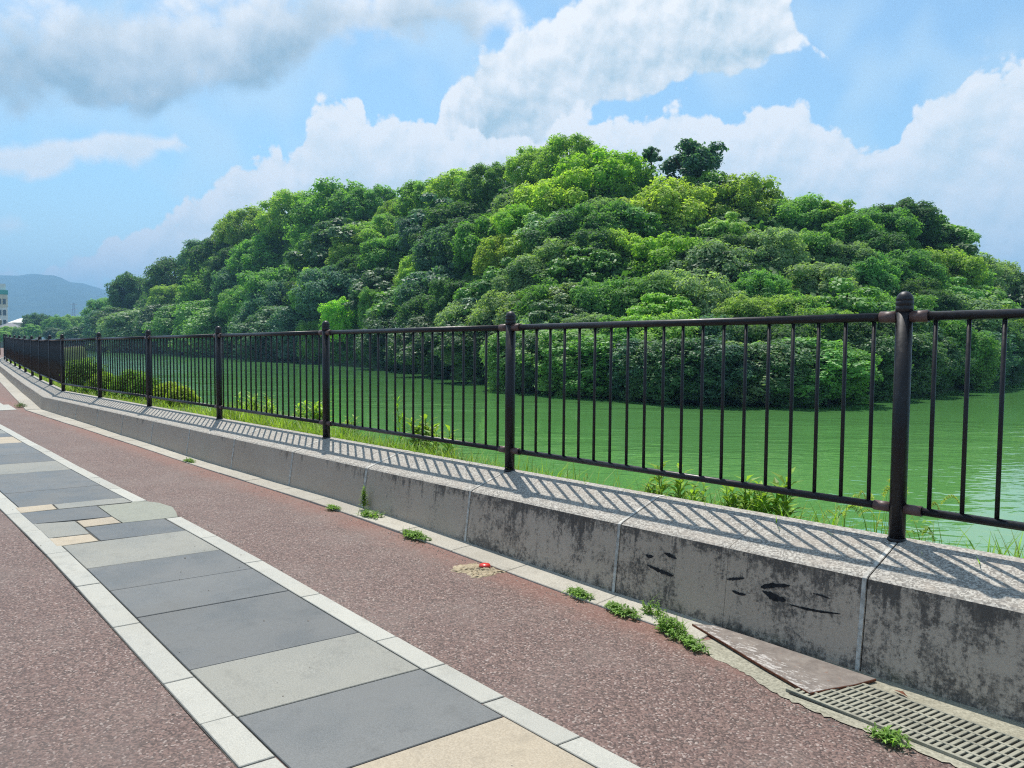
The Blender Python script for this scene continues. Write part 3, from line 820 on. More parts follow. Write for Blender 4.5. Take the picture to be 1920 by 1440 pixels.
(-20.99, 43.53, 0.67, 1.91, 3.35, 0, 4, 'olive-green lumpy tree low down above the third baluster left of the nearest post'),
(-23.79, 46.15, -0.66, 3.27, 5.73, 1, 1, 'mid-green domed tree mid-hill above the fourth baluster left of the nearest post'),
(-29.13, 63.42, 6.4, 2.66, 4.66, 0, 5, 'grey-green lumpy tree high up above the second baluster left of the nearest post'),
(-18.04, 38.31, -1.59, 2.15, 3.41, 4, 1, 'mid-green bushy tree at the waterline above the third baluster left of the nearest post'),
(-19.57, 44.4, -0.29, 2.19, 3.84, 1, 0, 'dark-green domed tree low down above the second baluster left of the nearest post'),
(-22.48, 51.12, 0.64, 2.99, 5.23, 3, 1, 'mid-green leafy tree mid-hill above the second baluster left of the nearest post'),
(-17.99, 44.15, -1.59, 2.31, 4.03, 4, 0, 'dark-green bushy tree at the waterline above the first baluster left of the nearest post'),
(-20.02, 50.25, -0.52, 2.58, 4.51, 0, 0, 'dark-green lumpy tree low down above the first baluster left of the nearest post'),
(-22.03, 54.61, 1.16, 2.54, 4.44, 1, 1, 'mid-green domed tree mid-hill above the first baluster left of the nearest post'),
(-28.72, 71.56, 7.96, 2.77, 4.84, 0, 0, 'dark-green lumpy tree high up above the first baluster left of the nearest post'),
(-31.65, 77.89, 9.87, 3.53, 6.18, 0, 1, 'mid-green lumpy tree on the skyline above the first baluster left of the nearest post'),
(-18.05, 49.05, -1.59, 2.65, 4.17, 4, 0, 'dark-green bushy tree at the waterline above the nearest fence post'),
(-19.73, 54.3, -0.77, 2.66, 4.65, 3, 0, 'dark-green leafy tree low down above the nearest fence post'),
(-21.23, 57.03, 0.76, 2.8, 4.89, 0, 1, 'mid-green lumpy tree mid-hill above the nearest fence post'),
(-22.95, 65.69, 1.86, 3.14, 5.49, 1, 0, 'dark-green domed tree mid-hill above the first baluster right of the nearest post'),
(-29.85, 87.73, 9.4, 3.71, 6.49, 3, 0, 'dark-green leafy tree on the skyline above the first baluster right of the nearest post'),
(-18.03, 53.65, -1.51, 1.94, 4.08, 4, 0, 'dark-green bushy tree at the waterline above the first baluster right of the nearest post'),
(-19.69, 60.19, -1.59, 3.4, 5.97, 0, 1, 'mid-green lumpy tree low down above the first baluster right of the nearest post'),
(-21.64, 65.6, 2.25, 2.33, 4.07, 0, 0, 'dark-green lumpy tree mid-hill above the first baluster right of the nearest post'),
(-23.59, 74.61, 3.7, 2.6, 4.54, 3, 1, 'mid-green leafy tree mid-hill above the first baluster right of the nearest post'),
(-26.01, 79.06, 3.82, 4.39, 7.68, 0, 4, 'olive-green lumpy tree high up above the first baluster right of the nearest post'),
(-27.06, 85.95, 4.17, 4.7, 8.22, 1, 1, 'mid-green domed tree on the skyline above the first baluster right of the nearest post'),
(-29.72, 88.64, 9.91, 3.63, 6.36, 3, 1, 'mid-green leafy tree on the skyline above the first baluster right of the nearest post'),
(-17.99, 61.1, -1.59, 2.42, 4.56, 4, 1, 'mid-green bushy tree at the waterline above the second baluster right of the nearest post'),
(-20.13, 71.96, -1.59, 3.77, 6.16, 0, 0, 'dark-green lumpy tree mid-hill above the second baluster right of the nearest post'),
(-21.84, 70.53, -0.12, 3.78, 6.61, 0, 5, 'grey-green lumpy tree mid-hill above the first baluster right of the nearest post'),
(-23.92, 83.39, 0.35, 4.35, 7.6, 3, 1, 'upper mid-green leafy tree high up above the second baluster right of the nearest post'),
(-26.79, 88.08, 4.21, 4.12, 7.2, 1, 5, 'grey-green domed tree high up above the second baluster right of the nearest post'),
(-28.26, 97.04, 6.19, 3.72, 6.52, 0, 5, 'grey-green lumpy tree on the skyline above the second baluster right of the nearest post'),
(-18.24, 65.07, -1.59, 2.96, 4.41, 4, 6, 'blue-green bushy tree at the waterline above the second baluster right of the nearest post'),
(-21.04, 80.94, -1.43, 4.02, 7.03, 0, 4, 'olive-green lumpy tree mid-hill above the third baluster right of the nearest post'),
(-23.09, 83.13, 2.9, 2.63, 4.6, 3, 1, 'lower mid-green leafy tree high up above the second baluster right of the nearest post'),
(-25.34, 100.87, 1.05, 4.91, 8.59, 3, 0, 'dark-green leafy tree on the skyline above the third baluster right of the nearest post'),
(-27.73, 102.05, 5.87, 3.73, 6.53, 1, 5, 'grey-green domed tree on the skyline above the third baluster right of the nearest post'),
(-19.3, 76.97, -1.35, 2.32, 4.88, 4, 0, 'dark-green bushy tree at the waterline above the third baluster right of the nearest post'),
(-22.04, 98.47, -1.59, 4.05, 6.59, 3, 0, 'dark-green leafy tree high up at far right'),
(-24.82, 100.67, 1.61, 3.86, 6.76, 3, 5, 'grey-green leafy tree high up above the third baluster right of the nearest post'),
(-26.52, 110.53, 2.86, 3.82, 6.68, 0, 4, 'olive-green lumpy tree on the skyline above the third baluster right of the nearest post'),
(-19.97, 91.54, -1.59, 2.53, 5.21, 4, 1, 'upper mid-green bushy tree at the waterline at far right'),
(-22.56, 107.47, -0.89, 3.79, 6.63, 0, 1, 'mid-green lumpy tree on the skyline at far right'),
(-26.14, 114.99, 1.82, 3.73, 6.52, 1, 1, 'upper mid-green domed tree on the skyline at far right'),
(-19.97, 95.61, -1.21, 2.47, 5.19, 4, 0, 'dark-green bushy tree at the waterline at far right')]
HILL_GRID=[[(-328.35,66.14,-2.29),(-335.68,67.71,-1.59),(-333.04,67.44,-1.39),(-334.17,67.69,-1.39),(-335.31,67.94,-1.39),(-336.45,68.18,-1.39),(-337.58,68.43,-1.39),(-338.72,68.67,-1.39),(-339.85,68.92,-1.39),(-369.19,75.2,-0.69),(-398.52,81.48,-2.29)],[(-274.81,67.22,-2.29),(-280.95,68.8,-1.59),(-281.58,69.4,1.03),(-286.13,70.6,3.86),(-290.68,71.79,6.73),(-295.22,72.99,7.42),(-299.77,74.18,8.12),(-304.32,75.37,8.82),(-308.86,76.57,9.53),(-337.9,84.12,4.77),(-366.93,91.67,-2.29)],[(-223.03,64.72,-2.29),(-228.02,66.25,-1.59),(-229.85,67.18,1.82),(-235.39,68.92,5.77),(-240.93,70.66,9.78),(-246.47,72.39,11.67),(-252.01,74.13,13.59),(-257.55,75.87,15.55),(-263.09,77.61,17.54),(-291.76,86.47,8.77),(-320.42,95.32,-2.29)],[(-185.4,62.91,-2.29),(-189.55,64.4,-1.59),(-191.92,65.54,1.96),(-197.73,67.66,6.24),(-203.53,69.79,10.61),(-209.34,71.91,13.02),(-215.16,74.04,15.49),(-220.97,76.17,18.03),(-226.79,78.31,20.64),(-255.01,88.5,10.32),(-283.22,98.69,-2.29)],[(-156.8,61.53,-2.29),(-160.32,62.99,-1.59),(-162.85,64.26,2.38),(-168.51,66.66,7.33),(-174.18,69.05,12.41),(-179.84,71.45,15.71),(-185.52,73.85,19.1),(-191.19,76.26,22.61),(-196.87,78.66,26.23),(-224.56,90.22,13.12),(-252.24,101.77,-2.29)],[(-128.41,57.63,-2.29),(-131.29,59.0,-1.59),(-134.25,60.56,2.35),(-140.2,63.43,7.45),(-146.15,66.3,12.74),(-152.11,69.17,16.51),(-158.07,72.05,20.43),(-164.04,74.94,24.53),(-170.02,77.82,28.8),(-197.09,90.76,14.4),(-224.16,103.69,-2.29)],[(-103.27,52.56,-2.29),(-105.59,53.82,-1.59),(-108.71,55.6,1.97),(-114.61,58.82,6.76),(-120.51,62.04,11.8),(-126.43,65.27,15.61),(-132.35,68.51,19.62),(-138.28,71.75,23.86),(-144.22,75.0,28.31),(-170.58,89.32,14.15),(-196.95,103.63,-2.29)],[(-85.76,49.33,-2.29),(-87.7,50.52,-1.59),(-91.06,52.62,1.49),(-97.13,56.35,5.79),(-103.2,60.08,10.4),(-109.28,63.83,13.98),(-115.38,67.58,17.8),(-121.48,71.33,21.88),(-127.6,75.1,26.2),(-153.17,90.79,13.1),(-178.73,106.48,-2.29)],[(-74.62,48.44,-2.29),(-76.31,49.61,-1.59),(-79.46,51.79,1.01),(-85.08,55.68,4.69),(-90.71,59.57,8.67),(-96.35,63.46,11.69),(-102.0,67.37,14.93),(-107.65,71.27,18.4),(-113.32,75.19,22.09),(-138.0,92.24,11.05),(-162.69,109.29,-2.29)],[(-61.4,44.7,-2.29),(-62.8,45.79,-1.59),(-65.96,48.21,0.98),(-71.45,52.47,4.76),(-76.96,56.72,8.92),(-82.47,60.99,12.31),(-87.99,65.26,15.98),(-93.53,69.55,19.95),(-99.08,73.84,24.21),(-122.79,92.22,12.1),(-146.5,110.6,-2.29)],[(-42.84,34.47,-2.29),(-43.83,35.33,-1.59),(-47.44,38.43,0.34),(-53.43,43.62,3.53),(-59.43,48.82,7.27),(-65.45,54.04,10.55),(-71.49,59.26,14.23),(-77.55,64.5,18.3),(-83.62,69.75,22.78),(-106.28,89.41,11.39),(-128.94,109.08,-2.29)],[(-35.21,31.66,-2.29),(-36.03,32.46,-1.59),(-39.35,35.63,0.27),(-44.8,40.91,3.44),(-50.28,46.2,7.2),(-55.77,51.51,10.62),(-61.28,56.83,14.49),(-66.81,62.17,18.81),(-72.36,67.51,23.56),(-93.9,88.4,11.78),(-115.43,109.29,-2.29)],[(-31.68,32.07,-2.29),(-32.42,32.88,-1.59),(-35.24,35.87,0.26),(-39.88,40.88,3.39),(-44.55,45.91,7.05),(-49.23,50.95,10.37),(-53.93,56.01,14.1),(-58.65,61.07,18.24),(-63.38,66.15,22.79),(-83.73,88.2,11.4),(-104.08,110.24,-2.29)],[(-27.96,31.84,-2.29),(-28.61,32.64,-1.59),(-31.22,35.72,0.04),(-35.51,40.9,2.88),(-39.82,46.08,6.23),(-44.14,51.28,9.24),(-48.48,56.49,12.64),(-52.84,61.72,16.42),(-57.22,66.95,20.6),(-76.32,90.08,10.3),(-95.43,113.21,-2.29)],[(-24.36,31.23,-2.29),(-24.94,32.02,-1.59),(-27.43,35.31,-0.17),(-31.5,40.8,2.38),(-35.58,46.3,5.46),(-39.68,51.82,8.22),(-43.8,57.34,11.36),(-47.94,62.88,14.88),(-52.09,68.42,18.78),(-69.91,92.55,9.39),(-87.74,116.68,-2.29)],[(-21.91,31.78,-2.29),(-22.43,32.58,-1.59),(-24.71,35.94,-0.29),(-28.42,41.54,2.1),(-32.15,47.16,4.99),(-35.89,52.79,7.55),(-39.65,58.42,10.47),(-43.42,64.07,13.74),(-47.21,69.73,17.38),(-63.73,94.78,8.69),(-80.25,119.82,-2.29)],[(-20.27,33.4,-2.29),(-20.75,34.24,-1.59),(-22.75,37.53,-0.37),(-26.01,43.06,1.87),(-29.29,48.6,4.55),(-32.59,54.15,6.86),(-35.89,59.71,9.49),(-39.21,65.28,12.43),(-42.55,70.86,15.68),(-57.74,96.73,7.84),(-72.94,122.6,-2.29)],[(-18.73,35.21,-2.29),(-19.18,36.08,-1.59),(-20.91,39.28,-0.45),(-23.75,44.69,1.61),(-26.61,50.12,4.05),(-29.47,55.55,6.09),(-32.35,60.99,8.4),(-35.23,66.43,10.97),(-38.13,71.89,13.81),(-52.0,98.49,6.9),(-65.87,125.09,-2.29)],[(-17.67,38.1,-2.29),(-18.1,39.04,-1.59),(-19.57,42.05,-0.47),(-21.99,47.26,1.53),(-24.41,52.47,3.85),(-26.85,57.68,5.74),(-29.3,62.9,7.85),(-31.76,68.13,10.19),(-34.22,73.37,12.76),(-46.79,100.62,6.38),(-59.35,127.86,-2.29)],[(-17.69,44.01,-2.29),(-18.12,45.08,-1.59),(-19.35,47.87,-0.39),(-21.38,52.83,1.64),(-23.43,57.8,3.95),(-25.48,62.77,5.75),(-27.54,67.74,7.73),(-29.6,72.73,9.9),(-31.68,77.71,12.26),(-42.95,105.52,6.13),(-54.23,133.32,-2.29)],[(-17.73,51.17,-2.29),(-18.15,52.4,-1.59),(-19.26,55.18,-0.24),(-21.07,60.22,1.94),(-22.9,65.27,4.38),(-24.73,70.32,6.25),(-26.57,75.38,8.3),(-28.41,80.44,10.53),(-30.27,85.51,12.93),(-40.29,113.79,6.47),(-50.31,142.06,-2.29)],[(-17.65,59.62,-2.29),(-18.08,61.04,-1.59),(-19.04,63.74,-0.4),(-20.62,68.82,1.48),(-22.2,73.89,3.57),(-23.79,78.96,5.0),(-25.38,84.04,6.56),(-26.97,89.13,8.23),(-28.58,94.22,10.03),(-37.35,122.9,5.02),(-46.13,151.59,-2.29)],[(-18.82,75.09,-2.29),(-19.27,76.85,-1.59),(-20.01,79.01,-0.41),(-21.21,83.5,1.35),(-22.41,87.99,3.22),(-23.62,92.49,4.32),(-24.82,96.98,5.49),(-26.03,101.48,6.72),(-27.24,105.98,8.02),(-34.82,135.01,4.01),(-42.4,164.03,-2.29)],[(-19.53,93.36,-2.29),(-20.0,95.53,-1.59),(-20.54,97.08,-0.76),(-21.39,100.94,0.43),(-22.25,104.8,1.69),(-23.11,108.66,2.08),(-23.96,112.52,2.48),(-24.82,116.38,2.89),(-25.68,120.24,3.33),(-32.08,149.55,1.67),(-38.49,178.86,-2.29)],[(-19.44,113.74,-2.29),(-19.91,116.35,-1.59),(-20.25,117.24,-1.39),(-20.84,120.49,-1.02),(-21.42,123.74,-0.09),(-22.01,126.98,-0.07),(-22.59,130.23,-0.05),(-23.18,133.48,-0.03),(-23.76,136.73,-0.0),(-29.06,166.26,-0.0),(-34.36,195.78,-2.29)],[(-18.34,135.51,-2.29),(-18.78,138.61,-1.59),(-19.09,139.72,-1.39),(-19.67,143.74,-1.39),(-20.25,147.77,-1.39),(-20.83,151.79,-1.39),(-21.4,155.82,-1.39),(-21.98,159.84,-1.39),(-22.56,163.87,-1.39),(-26.82,193.56,-0.69),(-31.07,223.26,-2.29)],[(-16.71,163.43,-2.29),(-17.11,167.15,-1.59),(-17.34,168.08,-1.39),(-17.81,172.39,-1.39),(-18.28,176.69,-1.39),(-18.76,180.99,-1.39),(-19.23,185.3,-1.39),(-19.71,189.6,-1.39),(-20.18,193.91,-1.39),(-23.45,223.73,-0.69),(-26.71,253.55,-2.29)]]
PLANTS=[
(-1.827, 0.3, 0.618, 'weed', 'leafy pale green weed behind the eleventh baluster left of the nearest post'),
(-1.663, 0.38, 0.747, 'weed', 'leafy pale green weed behind the ninth baluster left of the nearest post'),
(-1.45, 0.3, 0.644, 'weed', 'leafy pale green weed behind the eighth baluster left of the nearest post'),
(-1.184, 0.35, 0.675, 'weed', 'leafy pale green weed behind the seventh baluster left of the nearest post'),
(-1.115, 0.42, 0.72, 'weed', 'leafy pale green weed behind the sixth baluster left of the nearest post'),
(-0.973, 0.36, 0.704, 'weed', 'leafy pale green weed behind the fifth baluster left of the nearest post'),
(-0.86, 0.45, 0.768, 'weed', 'leafy pale green weed behind the fourth baluster left of the nearest post'),
(-0.427, 0.4, 0.766, 'foxtail', 'taller foxtail grass with drooping heads behind the second baluster left of the nearest post'),
(-0.459, 0.25, 0.678, 'foxtail', 'lower foxtail grass with drooping heads behind the second baluster left of the nearest post'),
(-0.324, 0.5, 0.955, 'foxtail', 'taller foxtail grass with drooping heads behind the first baluster left of the nearest post'),
(-0.246, 0.42, 0.933, 'foxtail', 'lower foxtail grass with drooping heads behind the first baluster left of the nearest post'),
(-0.25, 0.3, 0.766, 'foxtail', 'lowest foxtail grass with drooping heads behind the first baluster left of the nearest post'),
(-0.402, 0.3, 0.664, 'reed', 'few tall thin grass blades behind the second baluster left of the nearest post'),
(-0.242, 0.38, 0.85, 'reed', 'taller few tall thin grass blades behind the first baluster left of the nearest post'),
(-0.348, 0.32, 0.654, 'reed', 'lower few tall thin grass blades behind the first baluster left of the nearest post'),
(-0.047, 0.4, 0.835, 'foxtail', 'foxtail grass with drooping heads behind the first baluster right of the nearest post'),
(0.025, 0.25, 0.667, 'vine', 'low tangled leafy bush behind the first baluster right of the nearest post'),
(0.181, 0.25, 0.68, 'reed', 'few tall thin grass blades behind the second baluster right of the nearest post'),
(-5.837, 0.9, 0.979, 'stalk', 'tall lime-green leafy stalk behind the tenth baluster left of the second post'),
(-5.161, 0.75, 0.801, 'weed', 'taller leafy pale green weed behind the eighth baluster left of the second post'),
(-5.24, 0.7, 0.781, 'weed', 'lower leafy pale green weed behind the eighth baluster left of the second post'),
(-4.634, 0.6, 0.756, 'weed', 'leafy pale green weed behind the sixth baluster left of the second post'),
(-5.208, 0.4, 0.636, 'grass', 'bright green tuft of long grass behind the eleventh baluster left of the second post'),
(-4.844, 0.35, 0.619, 'grass', 'bright green tuft of long grass behind the ninth baluster left of the second post'),
(-4.615, 0.35, 0.609, 'grass', 'bright green tuft of long grass behind the eighth baluster left of the second post'),
(-5.618, 0.5, 0.591, 'grass', 'bright green tuft of long grass behind the twelfth baluster left of the second post'),
(-6.421, 0.5, 0.626, 'grass', 'bright green tuft of long grass behind the seventeenth baluster left of the second post'),
(-6.156, 0.45, 0.62, 'grass', 'bright green tuft of long grass behind the sixteenth baluster left of the second post'),
(-6.718, 0.6, 0.628, 'weed', 'leafy pale green weed behind the eighteenth baluster left of the second post'),
(-6.868, 0.8, 0.671, 'weed', 'leafy pale green weed behind the seventeenth baluster left of the second post'),
(-5.788, 0.4, 0.565, 'grass', 'bright green tuft of long grass behind the fourteenth baluster left of the second post'),
(-8.517, 1.2, 0.718, 'weed', 'leafy pale green weed behind the second baluster left of the third post'),
(-8.464, 1.3, 0.74, 'weed', 'leafy pale green weed behind the first baluster left of the third post'),
(-9.013, 1.2, 0.663, 'weed', 'leafy pale green weed behind the fourth baluster left of the third post'),
(-7.067, 0.5, 0.606, 'grass', 'bright green tuft of long grass behind the first baluster left of the third post'),
(-7.417, 0.5, 0.613, 'grass', 'bright green tuft of long grass behind the third baluster left of the third post'),
(-7.786, 0.5, 0.584, 'grass', 'bright green tuft of long grass behind the fifth baluster left of the third post'),
(-8.302, 0.6, 0.612, 'grass', 'bright green tuft of long grass behind the seventh baluster left of the third post'),
(-8.719, 0.6, 0.605, 'grass', 'bright green tuft of long grass behind the ninth baluster left of the third post'),
(-9.386, 0.7, 0.608, 'grass', 'bright green tuft of long grass behind the twelfth baluster left of the third post'),
(-11.975, 1.6, 0.652, 'weed', 'leafy pale green weed behind the fifteenth baluster left of the third post'),
(-11.402, 1.5, 0.62, 'weed', 'leafy pale green weed behind the thirteenth baluster left of the third post'),
(-11.298, 1.6, 0.65, 'weed', 'leafy pale green weed behind the twelfth baluster left of the third post'),
(-10.343, 1.4, 0.622, 'weed', 'leafy pale green weed behind the ninth baluster left of the third post'),
(-3.75, 0.35, 0.562, 'grass', 'bright green tuft of long grass behind the second baluster left of the second post'),
(-3.196, 0.3, 0.598, 'grass', 'bright green tuft of long grass behind the nineteenth baluster left of the nearest post'),
(-3.15, 0.35, 0.653, 'reed', 'few tall thin grass blades behind the nineteenth baluster left of the nearest post'),
(-2.874, 0.3, 0.635, 'grass', 'bright green tuft of long grass behind the seventeenth baluster left of the nearest post'),
(-2.893, 0.35, 0.682, 'reed', 'few tall thin grass blades behind the seventeenth baluster left of the nearest post'),
(-2.46, 0.3, 0.629, 'foxtail', 'foxtail grass with drooping heads behind the fifteenth baluster left of the nearest post'),
(-2.224, 0.25, 0.541, 'grass', 'bright green tuft of long grass behind the thirteenth baluster left of the nearest post'),
(-1.969, 0.25, 0.636, 'reed', 'few tall thin grass blades behind the twelfth baluster left of the nearest post'),
(-11.257, 1.2, 0.641, 'grass', 'bright green tuft of long grass behind the sixteenth baluster left of the third post'),
(-10.727, 0.8, 0.627, 'grass', 'bright green tuft of long grass behind the eighteenth baluster left of the third post'),
(-1.291, 0.25, 0.625, 'grass', 'bright green tuft of long grass behind the eighth baluster left of the nearest post'),
(-1.209, 0.25, 0.612, 'grass', 'bright green tuft of long grass behind the seventh baluster left of the nearest post'),
(-0.623, 0.25, 0.668, 'grass', 'bright green tuft of long grass behind the third baluster left of the nearest post'),
(0.46, 0.25, 0.662, 'grass', 'bright green tuft of long grass behind the third baluster right of the nearest post')]

# ------------------------------------------------------------------ setting: ground, water, path, bank, hill, mountains
def sheet(name, rows, mat, kind='structure', smooth=True):
    """grid mesh from rows of points"""
    nr, nc = len(rows), len(rows[0])
    v = [p for r in rows for p in r]
    f = [(i * nc + j, i * nc + j + 1, (i + 1) * nc + j + 1, (i + 1) * nc + j) for i in range(nr - 1) for j in range(nc - 1)]
    me = mesh(name, v, f, smooth)
    bm = bmesh.new()
    bm.from_mesh(me)
    bmesh.ops.recalc_face_normals(bm, faces=bm.faces)
    if sum(fc.normal.z * fc.calc_area() for fc in bm.faces) < 0:
        bmesh.ops.reverse_faces(bm, faces=bm.faces)
    bm.to_mesh(me)
    bm.free()
    o = link(name, me, None, mat)
    o['kind'] = kind
    return o


S = 9000
sheet('ground', [[(-S, -S, -3.2), (S, -S, -3.2)], [(-S, S, -3.2), (S, S, -3.2)]], M['hill'])
# water of the pond
sheet('water', [[(-420, -60, WATER_Z), (420, -60, WATER_Z)], [(-420, 700, WATER_Z), (420, 700, WATER_Z)]], M['water'])

# path surface, following the fence line, sloping gently
WS = [0.42, 0.7, 1.0, 1.4, 1.9, 2.5, 3.1, 4, 5, 7, 10, 16]
rows = []
for p, n in DL:
    z = ZG(p.x)
    rows.append([(p.x + n.x * w, p.y + n.y * w, ZG(p.x + n.x * w)) for w in WS])
path = sheet('footpath', rows, M['asphalt'])

# grassy bank behind the wall, down to the water
BERM = [(-150, .3), (-60, .3), (-40, .3), (-24, .35), (-18, 1.0), (-15, 1.2), (-12, .95), (-9, .7), (-6, .4), (-3, .22), (0, .16), (30, .16)]
rng = random.Random(5)
rows = []
for p, n in DL:
    b = lin(p.x, BERM)
    wt_ = WT(p.x)
    zb = wt_ - (0.10 + 0.14 * (lin(p.x, [(-10, 0), (-3, 1)])))
    line = []
    q_ = lin(p.x, [(-24, .18), (-17, 1)])
    for (w, z) in ((0.05, zb - 0.02), (0.12, zb), (0.12 + b * 0.5, zb - 0.02), (0.12 + b, zb - 0.08), (0.12 + b + 0.6 * q_, zb - 0.55), (0.12 + b + 1.5 * q_, zb - 1.2), (0.12 + b + 2.6 * q_, WATER_Z + 0.05), (0.12 + b + 4.5 * q_, WATER_Z - 0.9)):
        j = rng.uniform(-.05, .05) if w > 0.2 else 0
        line.append((p.x - n.x * w, p.y - n.y * w, z + j))
    rows.append(line)
sheet('bank', rows, M['bank'])

# wooded mound across the water
sheet('wooded_hill', HILL_GRID, M['forest'])

# land beyond the pond and far mountains
fb = []
for (x, y) in ((-560, -160), (-490, -60), (-430.6, 21.7), (-406, 48), (-381, 75.5), (-362, 95), (-345, 130), (-330, 180), (-300, 260)):
    d = Vector((x - 1.5, y + 4.1)).normalized()
    fb.append([(x - d.x * 2, y - d.y * 2, -3), (x, y, WATER_Z + .02), (x + d.x * 4, y + d.y * 4, 0.7), (x + d.x * 7, y + d.y * 7, 1.5), (x + d.x * 12, y + d.y * 12, 1.7), (x + d.x * 300, y + d.y * 300, 2.5), (x + d.x * 1200, y + d.y * 1200, 5), (x + d.x * 3000, y + d.y * 3000, 6)])
sheet('far_bank', fb, M['far_bank'])

RIDGE = [(-6122.9, -723.3, 208.0), (-5554.2, -99.1, 298.3), (-5270.2, 213.3, 351.9), (-5021.2, 482.0, 331.9), (-4869.3, 648.3, 350.4), (-4792.7, 731.0, 345.5), (-4725.8, 803.4, 343.4), (-4697.5, 834.7, 350.8), (-4676.7, 857.6, 355.2), (-4640.2, 896.8, 349.9), (-4601.5, 937.9, 339.1), (-4572.4, 968.7, 328.1), (-4541.1, 1001.3, 311.6), (-4495.1, 1050.9, 306.4), (-4444.5, 1104.0, 284.4), (-4396.0, 1155.2, 265.2), (-4310.8, 1245.6, 238.0), (-4174.9, 1389.0, 185.9), (-3981.0, 1594.0, 117.5), (-3710.8, 1882.0, 50.0), (-3251.0, 2378.0, 12.5)]
rng = np.random.default_rng(3)
rows = []
for k, (x, y, z) in enumerate(RIDGE):
    line = []
    for t, hh in ((0.55, 0.0), (0.62, 0.10), (0.69, 0.25), (0.76, 0.44), (0.83, 0.62), (0.90, 0.80), (0.96, 0.94), (1.0, 1.0), (1.06, 0.8), (1.2, 0.0)):
        spur = 1 + (0.05 * math.sin(k * 0.9 + t * 5) if 0.6 < t < 0.97 else 0)
        line.append((x * t, y * t, -4 + (z + 4) * hh * spur))
    rows.append(line)
mt_ = sheet('mountains', rows, M['hill'])


# ------------------------------------------------------------------ paving: slabs and border stones set into the footpath
SLAB_TOP = 0.012


def paver(name, quad, mat, top=SLAB_TOP, bev=0.003, gap=0.0045):
    """one stone of the paving, slightly proud of the asphalt, with a recessed joint round it"""
    c = Vector((sum(q[0] for q in quad) / len(quad), sum(q[1] for q in quad) / len(quad)))
    n = len(quad)
    poly = []
    for i in range(n):
        p = Vector(quad[i])
        a = (Vector(quad[i - 1]) - p).normalized()
        b = (Vector(quad[(i + 1) % n]) - p).normalized()
        s_ = max(0.35, abs(a.x * b.y - a.y * b.x))
        q = p + (a + b) * (gap / s_)
        poly.append((q.x - c.x, q.y - c.y))
    z0 = ZG(c.x)
    jig = random.uniform(-0.0022, 0.0022)
    me = prism(name, poly, lambda x, y: ZG(x + c.x) - z0 - 0.03, lambda x, y: ZG(x + c.x) - z0 + top + jig, bev)
    o = link(name, me, path, M[mat])
    o.location = (c.x, c.y, z0)
    return o


random.seed(4)
# the strip runs at a small angle to the wall: right edge y = YR(x)
YR = lambda x: -1.925 - 0.0172 * x if x < 1 else -1.942 - 0.02 * (x - 1)
W1, W2, W3 = 0.128, 0.985, 1.125      # border, slab field, border (measured across)
# bed under the strip
xs = [6, 4, 2, 0, -1, -2.2, -3.7, -5, -7, -8.5, -10.5, -12, -13.7, -16, -18, -20]
bed = sheet('joint_bed', [[(x, YR(x) - w, ZG(x) + 0.004) for w in (0, W1, W2, W3)] for x in xs], M['joint'], smooth=False)
bed.name = 'joint_sand'
bed.parent = path
del bed['kind']
JR = [4.3, 3.4, 2.55, 1.7, 1.1, 0.45, -0.18, -0.80, -1.412, -1.989, -2.838, -3.395, -3.969, -4.70]
JC = ['slab_dark', 'slab_light', 'slab_dark', 'slab_light', 'slab_dark', 'slab_light', 'slab_tan', 'slab_dark', 'slab_light', 'slab_dark', 'slab_dark', 'slab_dark', 'slab_light']
SK = -0.118
for k in range(len(JR) - 1):
    a, b = JR[k], JR[k + 1]
    paver('paving_slab', [(a, YR(a) - W1), (b, YR(b) - W1), (b + SK, YR(b) - W2), (a + SK, YR(a) - W2)], JC[k])
mid = [('slab_dark', [(-4.690, -1.976), (-5.241, -1.966), (-5.307, -2.285), (-5.339, -2.560), (-4.800, -2.578)]),
       ('slab_tan', [(-4.806, -2.582), (-5.065, -2.579), (-5.120, -2.858), (-4.822, -2.868)]),
       ('slab_tan', [(-5.318, -2.283), (-5.612, -2.276), (-5.635, -2.552), (-5.348, -2.562)]),
       ('slab_light', [(-5.070, -2.579), (-5.350, -2.566), (-5.640, -2.556), (-5.758, -2.846), (-5.125, -2.858)]),
       ('slab_dark', [(-5.622, -2.276), (-6.214, -2.247), (-6.322, -2.838), (-5.765, -2.846)]),
       ('slab_tan', [(-6.299, -2.552), (-6.580, -2.536), (-6.620, -2.830), (-6.327, -2.838)]),
       ('slab_light', [(-6.197, -1.945), (-6.478, -1.945), (-6.602, -2.530), (-6.305, -2.546)])]
for c, q in mid:
    paver('paving_slab', q, c)
JU = [-6.478, -7.37, -8.735, -9.58, -10.43, -11.908, -12.787, -13.3, -13.9, -15.2, -16.1, -17.2]
JUC = ['slab_dark', 'slab_dark', 'slab_light', 'slab_dark', 'slab_dark', 'slab_tan', 'slab_dark', 'slab_light', 'slab_dark', 'slab_dark', 'slab_light']
for k in range(len(JU) - 1):
    a, b = JU[k], JU[k + 1]
    paver('paving_slab', [(a, YR(a) - W1), (b, YR(b) - W1), (b + SK, YR(b) - W2), (a + SK, YR(a) - W2)], JUC[k])
